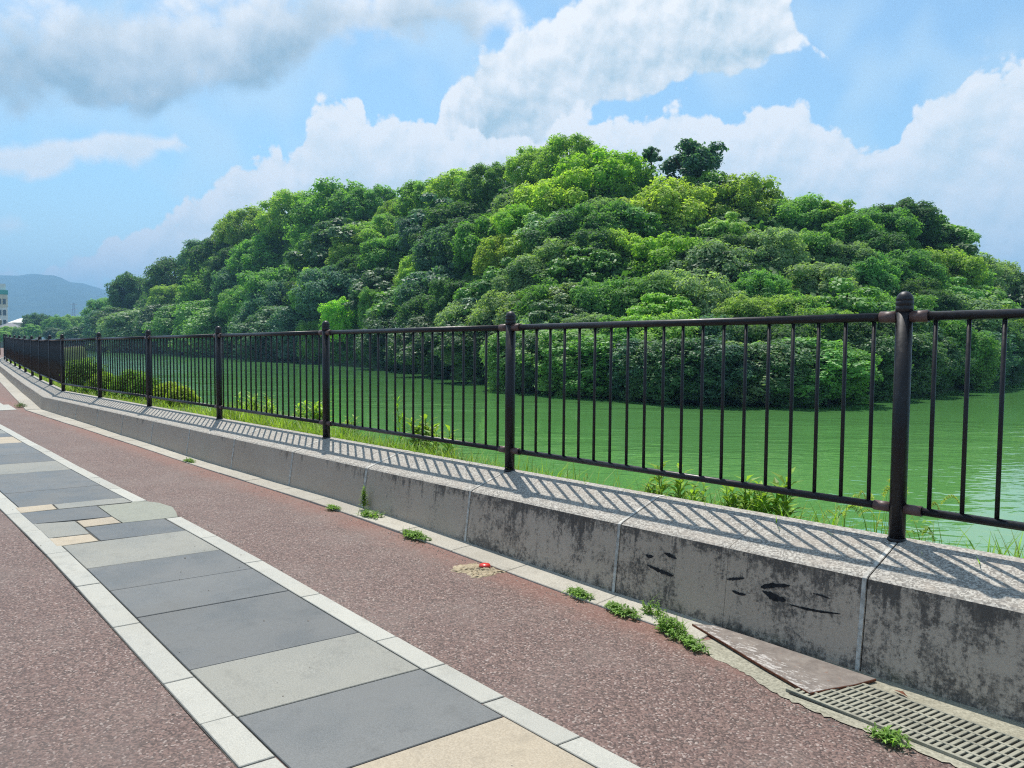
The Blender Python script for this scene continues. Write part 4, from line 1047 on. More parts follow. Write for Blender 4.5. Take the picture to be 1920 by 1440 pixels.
# border stones
RB = [4.0, 3.1, 2.2, 1.3, 0.42, -0.02, -0.48, -0.945, -1.387, -1.822, -2.675, -3.53, -4.374, -5.225]
for a, b in list(zip(RB, RB[1:])) + [(x, x - 0.87) for x in [-6.19 - 0.87 * i for i in range(13)]]:
    paver('border_stone', [(a + .01, YR(a)), (b + .01, YR(b)), (b - .008, YR(b) - W1), (a - .008, YR(a) - W1)], 'border')
LB = [3.5, 2.6, 1.7, 0.85, -0.02, -0.44, -0.80, -1.163, -1.57, -2.04, -2.886, -3.72, -4.631, -5.49, -6.34]
for a, b in list(zip(LB, LB[1:])) + [(x, x - 0.87) for x in [-6.34 - 0.87 * i for i in range(12)]]:
    paver('border_stone', [(a + .012, YR(a) - W2), (b + .012, YR(b) - W2), (b - .006, YR(b) - W3), (a - .006, YR(a) - W3)], 'border')
# smooth cement fill where two border stones are missing
paver('cement_patch', [(-6.205, -2.245), (-6.150, -1.98), (-6.215, -1.93), (-6.13, -1.835), (-5.98, -1.775), (-5.70, -1.745), (-5.44, -1.80), (-5.235, -1.855), (-5.245, -1.97), (-5.312, -2.278), (-5.62, -2.272)], 'patch', 0.010, 0.002, 0.002)
# pale cross band further along the path
for (xa, xb) in ((-18.25, -19.85), (-19.86, -21.4)):
    for k, (ya, yb) in enumerate(((-0.86, -1.9), (-1.9, -2.95), (-2.95, -4.0), (-4.0, -5.1), (-5.1, -6.2))):
        paver('paving_slab', [(xa, ya), (xb, ya + .10), (xb, yb), (xa, yb)], 'border', 0.010)

# kerb stones along the foot of the wall
ks = [(-0.74), (-1.47), (-2.29), (-2.91), (-3.6), (-4.35)]
while ks[-1] > -17.4:
    ks.append(ks[-1] - 0.75)
ks = [k for k in ks if k > -18] + [-18.0]
for a, b in zip(ks, ks[1:]):
    wa = lin(a, [(-18, .74), (-14.6, .735), (-12.9, .69), (-9.3, .665), (-3, .688), (0, .715)])
    wb = lin(b, [(-18, .74), (-14.6, .735), (-12.9, .69), (-9.3, .665), (-3, .688), (0, .715)])
    paver('kerb_stone', [(a, -.44), (b, -.44), (b + .02, -wb), (a + .02, -wa)], 'kerb', 0.014, 0.004, 0.0025)
for k in range(1, 12):
    pts = []
    i0 = LINE.index((-18.0, 0.0)) + k - 1
    for i, w in ((i0, .44), (i0 + 1, .44), (i0 + 1, .74), (i0, .74)):
        q = off(i, w)
        pts.append((q.x, q.y))
    paver('kerb_stone', pts, 'kerb', 0.014, 0.004, 0.004)


# ------------------------------------------------------------------ gutter with grating and steel plate
GE = [(-0.84, -.44, -.735), (-0.70, -.44, -.795), (-0.53, -.44, -.845), (-0.37, -.44, -.875), (-0.22, -.44, -.945), (-0.10, -.44, -.990), (0.10, -.44, -1.012), (0.30, -.44, -1.018), (0.6, -.44, -1.03), (1.2, -.44, -1.05), (3, -.44, -1.07), (6, -.44, -1.08)]
rge = random.Random(6)
gx_ = [-.84 + .022 * i for i in range(110)] + [2.2, 3, 4.5, 6]
gut = sheet('gutter', [[(x, -.44, ZG(x) + 0.004), (x, lin(x, [(a, c) for a, _, c in GE]) + rge.gauss(0, .006), ZG(x) + 0.005)] for x in gx_], M['gutter'], smooth=False)

gz = ZG(0.3)
gr = empty('drain_grating', (0.30, -0.77, gz), 'grey-green steel drain grating in the gutter beside the wall', 'drain grating')
G0, G1 = -0.926, -0.612        # outer and wall-side edge
gx0, gx1 = -0.10, 1.30
slot_shade = link('slot_shade_sheet', mesh('slot_shade_sheet', [(gx0 - .3, G0 - gr.location.y - .012, 0.009), (gx1 - .3, G0 - gr.location.y - .06, 0.009), (gx1 - .3, G1 - gr.location.y - .04, 0.009), (gx0 - .3, G1 - gr.location.y + .012, 0.009)], [(0, 1, 2, 3)]), gr, M['dark'])  # flat sheet between the bars, the drain's shade painted as near-black
yo = lambda x: G0 - 0.045 * (x - 0.0) / 0.65 * 1.0      # outer edge drifts with x
yi = lambda x: G1 - 0.035 * (x - 0.1) / 0.64
pitch = 0.0272
nb = int((gx1 - gx0) / pitch)
for k in range(nb):
    x = gx0 + (k + .5) * pitch
    a, b = Vector((x - .010, yo(x))), Vector((x + .070 - .010, yi(x)))
    w = 0.0165
    me = prism('cross_bar', [(a.x - .3, a.y + .77), (a.x + w - .3, a.y + .77), (b.x + w - .3, b.y + .77), (b.x - .3, b.y + .77)], 0.004, 0.0165, 0.0015)
    link('cross_bar', me, gr, M['grate'])
for f_ in (0.0, 0.19, 0.455, 0.72, 1.0):
    pts = []
    for x in (gx0 - .02, gx1):
        y = yo(x) + (yi(x) - yo(x)) * f_
        pts.append((x + 0.07 * f_ - .3, y + .77))
    (xa, ya), (xb, yb) = pts
    hw = .006 if 0 < f_ < 1 else .007
    me = prism('long_bar', [(xa, ya - hw), (xb, yb - hw), (xb, yb + hw), (xa, ya + hw)], 0.004, 0.0185, 0.001)
    link('long_bar', me, gr, M['grate'])

pl = empty('steel_plate', (-0.4, -0.65, ZG(-0.4)), 'rusty flaking steel plate laid over the gutter by the drain grating', 'steel plate')
pq = [(-0.862, -0.562), (-0.752, -0.487), (0.118, -0.520), (0.075, -0.66), (0.012, -0.80), (-0.012, -0.862), (-0.022, -0.893), (-0.30, -0.79), (-0.60, -0.665)]
pz = lambda x, y: 0.030 - 0.010 * (x + .4)
me = prism('plate_sheet', [(x + .4, y + .65) for x, y in pq], lambda x, y: 0.0175 + 0.002 * x, lambda x, y: 0.0245 + 0.002 * x, 0.001)
link('plate_sheet', me, pl, M['plate'])
v, f = [], []
for i in range(len(pq)):
    a, b = Vector(pq[i]), Vector(pq[(i + 1) % len(pq)])
    n_ = Vector((b.y - a.y, a.x - b.x)).normalized() * 0.003
    n_ = -n_ if (Vector((-.4, -.65)) - a).dot(n_) > 0 else n_
    s0 = len(v)
    for p_, z_ in ((a, .012), (b, .012), (b,   .0228), (a,   .0228)):
        v.append((p_.x + n_.x + .4, p_.y + n_.y + .65, z_ + 0.002 * (p_.x + .4)))
    for p_, z_ in ((a, .012), (b, .012), (b,   .0228), (a,   .0228)):
        v.append((p_.x - n_.x + .4, p_.y - n_.y + .65, z_ + 0.002 * (p_.x + .4)))
    f += [(s0, s0 + 1, s0 + 2, s0 + 3), (s0 + 7, s0 + 6, s0 + 5, s0 + 4), (s0 + 3, s0 + 2, s0 + 6, s0 + 7)]
rim_ = mesh('rusted_rim', v, f)
link('rusted_rim', rim_, pl, M['rust'])

# rough mortar repair with a red survey marker
rp = [(-2.60, -.955), (-2.625, -.88), (-2.60, -.80), (-2.575, -.715), (-2.48, -.712), (-2.41, -.698), (-2.34, -.705), (-2.275, -.70), (-2.30, -.76), (-2.285, -.83), (-2.30, -.90), (-2.335, -.945), (-2.43, -.93), (-2.52, -.975)]
rr = random.Random(2)
c_ = Vector((-2.44, -.83))
dens_ = []
for i in range(len(rp)):
    a, b = Vector(rp[i]), Vector(rp[(i + 1) % len(rp)])
    for k in range(4):
        q = a.lerp(b, k / 4)
        dens_.append((q.x + rr.gauss(0, .006), q.y + rr.gauss(0, .006)))
verts = [(0, 0, 0.014)]
rings = [0.14, 0.28, 0.42, 0.55, 0.67, 0.78, 0.88, 0.95, 1.0, 1.04]
n_ = len(dens_)
for k, q in enumerate(rings):
    for x, y in dens_:
        z = max(0.0, 0.011 * (1 - q ** 4) + rr.gauss(0, .0035)) if q < 1.0 else (0.0015 if q == 1.0 else -.004)
        verts.append(((x - c_.x) * q + rr.uniform(-.006, .006), (y - c_.y) * q + rr.uniform(-.006, .006), z))
faces = [(0, 1 + i, 1 + (i + 1) % n_) for i in range(n_)]
for k in range(len(rings) - 1):
    for i in range(n_):
        a, b = 1 + k * n_ + i, 1 + k * n_ + (i + 1) % n_
        faces.append((a, a + n_, b + n_, b))
o = link('mortar_patch', fix(mesh('mortar_patch', verts, faces)), None, M['repair'])
o.location = (c_.x, c_.y, ZG(c_.x))
tag(o, 'crumbly sand-coloured mortar patch in the red asphalt, beside the kerb', 'mortar patch')
me = lathe('survey_marker', [(0.001, 0.0), (0.040, 0.0), (0.040, 0.008), (0.034, 0.016), (0.018, 0.020), (0.001, 0.021)], 20)
o = link('survey_marker', me, None, M['red'])
o.location = (-2.44, -.742, ZG(-2.44) + 0.013)
tag(o, 'small round red plastic marker set in the mortar patch', 'survey marker')


# ------------------------------------------------------------------ concrete wall, cast in blocks
wall = empty('concrete_wall', (0, 0, ZG(0)), 'long low stained concrete wall carrying the dark brown fence', 'wall')
PROF = lambda wt_, zg: [(-0.075, zg - .15), (-0.075, wt_ - .004), (-0.068, wt_ + 0.0), (0.012, wt_), (0.385, wt_ - .113), (0.400, wt_ - .124), (0.402, wt_ - .135), (0.462, zg - .06)]


def along(x):
    """point on the fence line, path-side normal for a distance coordinate x on the straight part"""
    return Vector((x, 0.0)), Vector((0, -1))


def block(name, ends, mat, grow=0.0):
    rows_ = []
    for p, n in ends:
        wt_, zg = WT(p.x), ZG(p.x)
        pr = PROF(wt_, zg)
        if grow:
            pr = [(w + grow * (1 if w > 0.05 else -1), z + (grow if z > zg + .2 else 0)) for w, z in pr]
        rows_.append([(p.x + n.x * w, p.y + n.y * w, z - ZG(0)) for w, z in pr])
    k = len(rows_[0])
    v = [q for r in rows_ for q in r]
    f = [(i * k + j, i * k + (j + 1) % k, (i + 1) * k + (j + 1) % k, (i + 1) * k + j) for i in range(len(rows_) - 1) for j in range(k)]
    f += [tuple(range(k)), tuple(range(len(v) - 1, len(v) - k - 1, -1))]
    return link(name, fix(mesh(name, v, f)), wall, mat)


edges = [6.0, 4.5, 3.0, 1.5, 0.02, -0.74, -1.51, -3.0, -4.5, -5.97, -7.5, -9.0, -10.5, -12.0, -13.5, -15.0, -16.5, -18.0]
for a, b in zip(edges, edges[1:]):
    ga = 0.0012 if abs(a + .74) < .01 else 0.003
    gb = 0.0012 if abs(b + .74) < .01 else 0.003
    e1, e2 = along(a - ga), along(b + gb)
    if b == -18.0:
        e2 = (Vector(POSTS[8]), line_pt(LINE.index((-18.0, 0.0)))[1])
    block('wall_block', [e1, along((a + b) / 2), e2], M['wall'])
for x in edges[1:-1]:
    if abs(x + .74) < .01:
        continue
    block('mortar_band', [along(x - .006), along(x - .026 if x > -4 else x - .04)], M['mortar'], 0.0022)
    bj = block('joint_filler', [along(x + .0029), along(x - .0029)], M['joint'], -0.006)
i0 = LINE.index((-18.0, 0.0))
for k in range(i0, len(LINE) - 1):
    (p1, n1, _), (p2, n2, _) = line_pt(k), line_pt(k + 1)
    block('wall_block', [(p1, n1), (p1.lerp(p2, .5), n1.lerp(n2, .5).normalized()), (p2, n2)], M['wall'])

# black scrapes on the wall face
def face_pt(x, z):
    """point on the battered wall face, slightly proud"""
    wt_, zg = WT(x), ZG(x)
    t = (wt_ - .135 - z) / (wt_ - .135 - zg + .06)
    return (x, -(0.402 + 0.06 * t) - 0.002, z - ZG(0))


def scrape(pts, w):
    """a scrape of varying width along pts [(x, z)]"""
    v, n = [], len(pts)
    r = random.Random(int(pts[0][0] * 1000))
    fine = []
    for i in range(n - 1):
        for k in range(6):
            t = k / 6
            fine.append((pts[i][0] + (pts[i + 1][0] - pts[i][0]) * t, pts[i][1] + (pts[i + 1][1] - pts[i][1]) * t))
    fine.append(pts[-1])
    m_ = len(fine)
    for i, (x, z) in enumerate(fine):
        q = w * math.sin(PI * (i + .4) / (m_ - .2)) ** 0.6 * r.uniform(0.55, 1.2)
        v += [face_pt(x, z + q), face_pt(x, z - q)]
    f = [(2 * i, 2 * i + 2, 2 * i + 3, 2 * i + 1) for i in range(m_ - 1)]
    link('black_scrape', mesh('black_scrape', v, f), wall, M['mark'])


SCR = [([(-1.303, 0.304), (-1.276, 0.299), (-1.243, 0.307)], 0.01), ([(-1.17, 0.343), (-1.12, 0.337), (-1.077, 0.328)], 0.012), ([(-1.082, 0.332), (-1.084, 0.278), (-1.088, 0.203)], 0.016), ([(-1.285, 0.247), (-1.228, 0.238), (-1.176, 0.231), (-1.089, 0.224)], 0.014), ([(-0.736, 0.286), (-0.681, 0.301), (-0.63, 0.317)], 0.01), ([(-0.531, 0.292), (-0.464, 0.317), (-0.37, 0.337)], 0.016), ([(-0.519, 0.274), (-0.453, 0.257), (-0.385, 0.257)], 0.02), ([(-0.698, 0.232), (-0.652, 0.226), (-0.614, 0.23)], 0.009), ([(-0.363, 0.242), (-0.276, 0.242), (-0.192, 0.249), (-0.097, 0.263)], 0.007), ([(-0.245, 0.329), (-0.194, 0.328), (-0.153, 0.323)], 0.004)]
for pts, w in SCR:
    scrape(pts, w)


# ------------------------------------------------------------------ fence
fence = empty('metal_fence', (0, 0, WT(0)), 'dark brown metal railing fence with round posts and thin upright bars on the wall', 'fence')
HP, Z_TOP, Z_BOT = 1.291, 1.160, 0.165
F0 = WT(0)
post_me = lathe('post', [(0.0405, -0.02), (0.0405, HP - 0.105)], 20)
cap_me = lathe('post_cap', [(0.0425, HP - 0.105), (0.0425, HP - 0.078), (0.0405, HP - 0.077), (0.0405, HP - 0.073), (0.0428, HP - 0.072), (0.0428, HP - 0.052), (0.0412, HP - 0.051), (0.0412, HP - 0.048), (0.0425, HP - 0.047), (0.041, HP - 0.036), (0.036, HP - 0.022), (0.027, HP - 0.010), (0.014, HP - 0.002), (0.001, HP)], 20)
foot_me = lathe('foot_ring', [(0.046, -0.012), (0.046, 0.006), (0.041, 0.010)], 20)
post_me.materials.append(M['fence'])
cap_me.materials.append(M['cap'])
foot_me.materials.append(M['fence'])
pp = [Vector((x, y, WT(x))) for x, y in POSTS[1:]]        # from x = 3 leftwards
for p in pp[:16]:
    o = link('post', post_me, fence)
    o.location = (p.x, p.y, p.z - F0)
    c = link('post_cap', cap_me, o)
    link('foot_ring', foot_me, o)
bal_me = {}


def bay(a, b, stuff=False):
    d = b - a
    L = d.length
    base = Matrix.Translation((a.x, a.y, a.z - F0)) @ d.to_track_quat('X', 'Z').to_matrix().to_4x4()
    hd = Vector((d.x, d.y, 0)).normalized()
    if stuff:
        V, Fc = [], []
        for k in range(1, 20):
            p = a + d * (k / 20)
            v_, f_ = rod((p.x, p.y, p.z - F0 + Z_BOT), (p.x, p.y, p.z - F0 + Z_TOP), 0.0108, 5, False)
            s_ = len(V)
            V += v_
            Fc += [tuple(i + s_ for i in q) for q in f_]
        for z in (Z_TOP, Z_BOT):
            v_, f_ = rod((a.x, a.y, a.z - F0 + z), (b.x, b.y, b.z - F0 + z), 0.0215, 8)
            s_ = len(V)
            V += v_
            Fc += [tuple(i + s_ for i in q) for q in f_]
        return V, Fc
    for nm, z, r in (('top_rail', Z_TOP, 0.0240), ('bottom_rail', Z_BOT, 0.0205)):
        p, q = a + d * (0.06 / L), a + d * (1 - 0.06 / L)
        link(nm, rod_mesh(nm, (p.x, p.y, p.z - F0 + z), (q.x, q.y, q.z - F0 + z), r, 14), fence, M['fence'])
        for s0, s1 in ((0.034, 0.118), (L - 0.118, L - 0.034)):
            p, q = a + d * (s0 / L), a + d * (s1 / L)
            link('rail_sleeve', rod_mesh('rail_sleeve', (p.x, p.y, p.z - F0 + z), (q.x, q.y, q.z - F0 + z), r + 0.0065, 16), fence, M['sleeve'])
    for k in range(1, 20):
        p = a + d * (k / 20)
        if 'b' not in bal_me:
            bal_me['b'] = rod_mesh('baluster', (0, 0, Z_BOT + 0.005), (0, 0, Z_TOP - 0.005), 0.0107, 10)
            bal_me['b'].materials.append(M['fence'])
        o = link('baluster', bal_me['b'], fence)
        o.location = (p.x, p.y, p.z - F0)
        o.rotation_euler.z = 0.3


for k in range(15):
    bay(pp[k], pp[k + 1])
V, Fc = [], []
for k in range(15, len(pp) - 1):
    v_, f_ = bay(pp[k], pp[k + 1], True)
    s_ = len(V)
    V += v_
    Fc += [tuple(i + s_ for i in q) for q in f_]
    p = pp[k + 1]
    v_, f_ = rod((p.x, p.y, p.z - F0), (p.x, p.y, p.z - F0 + HP), 0.041, 8)
    s_ = len(V)
    V += v_
    Fc += [tuple(i + s_ for i in q) for q in f_]
o = link('far_railing', mesh('far_railing', V, Fc), fence, M['fence'])
o['kind'] = 'stuff'

# ------------------------------------------------------------------ trees
def leaves_mesh(name, cents, radii, squash, nleaf, size, seed, up=0.25, droop=0.0, core=0.62, jit=0.55, extra=None, lift=0.75):
    """a crown: leaf-sized faces over many leaf clumps, with a leafy inner body in each clump"""
    r = np.random.default_rng(seed)
    V, F = [], []
    base = 0
    for c, rad, sq in zip(cents, radii, squash):
        n = int(nleaf * (rad / 0.25) ** 2)
        d = r.normal(size=(n, 3))
        d[:, 2] += up
        d /= np.linalg.norm(d, axis=1)[:, None]
        rr_ = rad * (1.0 + r.normal(size=n) * 0.10)
        # lumpy clump surface
        ph = r.uniform(0, 6.28, 3)
        rr_ *= 1 + 0.14 * np.sin(d[:, 0] * 5 + ph[0]) * np.sin(d[:, 1] * 5 + ph[1]) + 0.10 * np.sin(d[:, 2] * 7 + ph[2])
        p = c + d * rr_[:, None] * np.array([1, 1, sq])
        nn = d + r.normal(size=(n, 3)) * jit
        nn[:, 2] += lift
        nn /= np.linalg.norm(nn, axis=1)[:, None]
        t = r.normal(size=(n, 3))
        t[:, 2] -= droop
        t -= nn * (t * nn).sum(1)[:, None]
        t /= np.linalg.norm(t, axis=1)[:, None] + 1e-9
        b = np.cross(nn, t)
        L = size * r.uniform(0.65, 1.35, n)[:, None]
        W = L * r.uniform(0.45, 0.7, n)[:, None]
        q = np.stack([p - t * L, p + b * W, p + t * L, p - b * W], 1).reshape(-1, 3)
        V.append(q)
        F.append((np.arange(n * 4) + base).reshape(-1, 4))
        base += n * 4
    if extra is not None:
        V.append(extra[0])
        F.append(extra[1] + base)
        base += len(extra[0])
    V = np.concatenate(V)
    F = np.concatenate(F)
    me = bpy.data.meshes.new(name)
    # inner bodies: low spheres
    bm = bmesh.new()
    for c, rad, sq in zip(cents, radii, squash):
        g_ = bmesh.ops.create_icosphere(bm, subdivisions=1, radius=rad * core)
        for v_ in g_['verts']:
            v_.co = Vector((v_.co.x, v_.co.y, v_.co.z * sq)) + Vector(c)
    bm.verts.ensure_lookup_table()
    bm.verts.index_update()
    cv = np.array([v_.co[:] for v_ in bm.verts])
    cf = [[v_.index for v_ in f_.verts] for f_ in bm.faces]
    bm.free()
    nq, nt = len(F), len(cf)
    allv = np.concatenate([V, cv])
    me.vertices.add(len(allv))
    me.vertices.foreach_set('co', allv.astype(np.float32).ravel())
    loops = np.concatenate([F.ravel(), (np.array(cf) + len(V)).ravel()]).astype(np.int32)
    me.loops.add(len(loops))
    me.loops.foreach_set('vertex_index', loops)
    starts = np.concatenate([np.arange(nq) * 4, nq * 4 + np.arange(nt) * 3]).astype(np.int32)
    tot = np.concatenate([np.full(nq, 4), np.full(nt, 3)]).astype(np.int32)
    me.polygons.add(nq + nt)
    me.polygons.foreach_set('loop_start', starts)
    me.polygons.foreach_set('loop_total', tot)
    me.update(calc_edges=True)
    me.validate()
    return me


def crown(style, seed):
    r = np.random.default_rng(seed)
    C_, R_, Q_ = [], [], []

    def dome(n, rx, z0, rz, rad, sq=1.0, zmin=-0.35, spread=0.12):
        k = 0
        gold = 2.39996
        for i in range(n):
            zz = 1 - (1 - zmin) * (i + .5) / n
            a = i * gold + r.uniform(-.5, .5)
            xy = math.sqrt(max(0, 1 - zz * zz))
            q = 1 + r.normal() * spread
            C_.append(np.array([rx * xy * math.cos(a) * q, rx * xy * math.sin(a) * q, z0 + rz * zz * q]))
            R_.append(rad * r.uniform(0.72, 1.3))
            Q_.append(sq * r.uniform(0.8, 1.15))

    if style == 'puffy':       # lumpy camphor-like crown, height 1.75
        dome(48, 0.76, 0.86, 0.66, 0.215, 0.82, -0.4, 0.17)
        C_.append(np.array([0, 0, .8])); R_.append(.62); Q_.append(.8)
        return leaves_mesh('crown_puffy', C_, R_, Q_, 470, 0.034, seed, jit=.50)
    if style == 'fine':        # smooth fine-textured dome
        dome(80, 0.84, 0.78, 0.80, 0.165, 0.9, -0.35, 0.08)
        C_.append(np.array([0, 0, .75])); R_.append(.70); Q_.append(.9)
        return leaves_mesh('crown_fine', C_, R_, Q_, 420, 0.029, seed, jit=.6)
    if style == 'leafy':       # layered sprays of bigger leaves
        dome(46, 0.78, 0.84, 0.70, 0.22, 0.55, -0.45, 0.22)
        C_.append(np.array([0, 0, .75])); R_.append(.60); Q_.append(.9)
        return leaves_mesh('crown_leafy', C_, R_, Q_, 260, 0.050, seed, up=.5, jit=.45)
    if style == 'skirt':       # bushy to the ground, height 2.1
        dome(22, 0.76, 1.35, 0.62, 0.26, 0.75, -0.2)
        for i in range(26):
            a = i * 2.39996
            z = 0.16 + 1.05 * (i / 26)
            q = 0.38 + 0.42 * z + 0.16 * math.sin(i * 1.7) + r.normal() * .08
            C_.append(np.array([q * math.cos(a), q * math.sin(a), z])); R_.append(.26 * r.uniform(.75, 1.25)); Q_.append(.8)
        C_.append(np.array([0, 0, .95])); R_.append(.66); Q_.append(1.0)
        return leaves_mesh('crown_skirt', C_, R_, Q_, 300, 0.042, seed, up=.15, jit=.5)
    if style == 'drape':       # curtains of vines, height 2.1
        dome(14, 0.62, 1.55, 0.42, 0.24, 0.8, -0.1)
        for i in range(34):
            a = i * 2.39996
            q = 0.70 + r.normal() * .10
            C_.append(np.array([q * math.cos(a), q * math.sin(a), r.uniform(.35, 1.35)])); R_.append(.17 * r.uniform(.8, 1.2)); Q_.append(2.3)
        C_.append(np.array([0, 0, .85])); R_.append(.62); Q_.append(1.3)
        return leaves_mesh('crown_drape', C_, R_, Q_, 330, 0.036, seed, up=0, droop=1.5, jit=.6)
    # open: separate sprays with gaps
    for i in range(46):
        a = i * 2.39996
        zz = r.uniform(-.7, 1)
        q = r.uniform(.25, 1.0)
        xy = math.sqrt(max(0.05, 1 - zz * zz)) * q
        C_.append(np.array([.85 * xy * math.cos(a), .85 * xy * math.sin(a), .95 + .75 * zz * (0.6 + .4 * q)])); R_.append(.17 * r.uniform(.7, 1.3)); Q_.append(.75)
    return leaves_mesh('crown_open', C_, R_, Q_, 330, 0.046, seed, core=.6)


def trunk_mesh(seed, h):
    r = random.Random(seed)
    V, Fc = [], []

    def limb(p, q, r0, r1, seg=7, n=4):
        s_ = len(V)
        p, q = Vector(p), Vector(q)
        u = (q - p).cross(Vector((.3, .9, .1))).normalized()
        w = (q - p).cross(u).normalized()
        for i in range(n + 1):
            t = i / n
            c = p.lerp(q, t) + u * (0.04 * math.sin(t * 5 + seed)) * (t > 0)
            rad = r0 + (r1 - r0) * t
            for k in range(seg):
                a = 2 * PI * k / seg
                V.append(tuple(c + u * rad * math.cos(a) + w * rad * math.sin(a)))
        for i in range(n):
            for k in range(seg):
                a, b = s_ + i * seg + k, s_ + i * seg + (k + 1) % seg
                Fc.append((a, b, b + seg, a + seg))

    limb((0, 0, -0.25), (0.03, 0.02, h * .5), .085, .06)
    for i in range(6):
        a = i * 2.4 + r.uniform(-.3, .3)
        z0 = h * r.uniform(.22, .48)
        limb((0.02, 0.01, z0), (.6 * math.cos(a), .6 * math.sin(a), z0 + h * r.uniform(.22, .42)), .045, .014, 6, 4)
    limb((0.03, .02, h * .48), (0, .05, h * .9), .055, .015, 6)
    return mesh('trunk', V, Fc, True)


STYLES = ['puffy', 'fine', 'open', 'leafy', 'skirt', 'drape']
TONES = [(0.074, 0.152, 0.06), (0.151, 0.301, 0.083), (0.239, 0.441, 0.069), (0.33, 0.45, 0.1), (0.251, 0.381, 0.092), (0.23, 0.342, 0.174), (0.087, 0.186, 0.125)]
crowns = {s_: [crown(s_, 10 * i + j) for j in range(2 if s_ in ('open', 'drape') else 3)] for i, s_ in enumerate(STYLES)}
for s_, ms in crowns.items():
    for me in ms:
        me.materials.append(M['leaf_gloss' if s_ in ('leafy', 'skirt', 'open') else 'leaf'])
trunks = [trunk_mesh(i, 1.75) for i in range(3)]
for me in trunks:
    me.materials.append(M['bark'])
HT = {'puffy': 1.75, 'fine': 1.72, 'leafy': 1.75, 'open': 1.85, 'skirt': 2.15, 'drape': 2.15}
rt = random.Random(8)


def tree(x, y, z, r, h, style, tone, label, group='trees on the wooded hill across the pond', name='tree', cat='tree'):
    t = empty(name, (x, y, z), label, cat, group)
    s_ = STYLES[style]
    sc = (r * rt.uniform(.88, 1.2), r * rt.uniform(.88, 1.2), h / HT[s_])
    a = rt.uniform(0, 6.28)
    o = bpy.data.objects.new('crown', rt.choice(crowns[s_]))
    COL.objects.link(o)
    o.parent = t
    o.scale = sc
    o.rotation_euler = (rt.uniform(-.12, .12), rt.uniform(-.12, .12), a)
    k = rt.uniform(0.82, 1.2)
    c = TONES[tone]
    o.color = (c[0] * k * rt.uniform(.92, 1.1), c[1] * k, c[2] * k * rt.uniform(.9, 1.1), 1)
    tr = bpy.data.objects.new('trunk', rt.choice(trunks))
    COL.objects.link(tr)
    tr.parent = t
    tr.scale = sc
    tr.rotation_euler.z = a + 1
    return t


for q in TREES:
    tree(*q)

# undergrowth covering the ground between the trees
ru = np.random.default_rng(12)
GA = np.array(HILL_GRID)
quads = []
for i in range(GA.shape[0] - 1):
    for j in range(1, 8):
        a, b, c, d = GA[i, j], GA[i + 1, j], GA[i, j + 1], GA[i + 1, j + 1]
        n = 420
        u, v = ru.random((n, 1)), ru.random((n, 1))
        p = (a * (1 - u) + b * u) * (1 - v) + (c * (1 - u) + d * u) * v
        p[:, 2] += 0.2 + 1.3 * ru.random(n) ** 2
        quads.append(p)
p = np.concatenate(quads)
n = len(p)
nn = ru.normal(size=(n, 3)) * .5 + np.array([.3, -.3, .9])
nn /= np.linalg.norm(nn, axis=1)[:, None]
t = ru.normal(size=(n, 3))
t -= nn * (t * nn).sum(1)[:, None]
t /= np.linalg.norm(t, axis=1)[:, None]
bb = np.cross(nn, t)
L = (ru.uniform(.12, .28, n) * (1 + np.linalg.norm(p[:, :2], axis=1) / 90))[:, None]
q = np.stack([p - t * L, p + bb * L * .6, p + t * L, p - bb * L * .6], 1).reshape(-1, 3)
me = mesh('undergrowth', q, np.arange(n * 4).reshape(-1, 4))
me.materials.append(M['leaf'])
o = link('undergrowth', me)
o.color = (.07, .16, .045, 1)
o['kind'] = 'stuff'

# ------------------------------------------------------------------ plants on the bank
def blade(V, Fc, p, d, L, w, bend, seg=4):
    """one curved grass blade from p, leaning towards d"""
    side = Vector((-d.y, d.x, 0)).normalized()
    s_ = len(V)
    for i in range(seg + 1):
        t = i / seg
        c = Vector(p) + Vector((d.x, d.y, 0)) * (bend * L * t * t) + Vector((0, 0, 1)) * (L * t * (1 - 0.35 * bend * t))
        ww = w * (1 - t) ** 0.7 * (0.6 + 0.4 * min(1, 4 * t)) + 0.0004
        V.append(tuple(c + side * ww))
        V.append(tuple(c - side * ww))
    for i in range(seg):
        a = s_ + 2 * i
        Fc.append((a, a + 1, a + 3, a + 2))


def rdir(r):
    a = r.uniform(0, 6.28)
    return Vector((math.cos(a), math.sin(a), 0))


def leafq(V, Fc, p, d, L, w, droop):
    """a lance-shaped leaf of six corners, folded at the midrib"""
    side = Vector((-d.y, d.x, 0)).normalized()
    p = Vector(p)
    up = Vector((0, 0, 1))
    m1 = p + d * (L * .4) + up * (L * .12 - droop * L * .1)
    tip = p + d * L - up * (droop * L * .5)
    s_ = len(V)
    V += [tuple(p), tuple(m1 + side * w + up * w * .3), tuple(m1), tuple(m1 - side * w + up * w * .3), tuple(tip)]
    Fc += [(s_, s_ + 2, s_ + 1), (s_, s_ + 3, s_ + 2), (s_ + 1, s_ + 2, s_ + 4), (s_ + 2, s_ + 3, s_ + 4)]


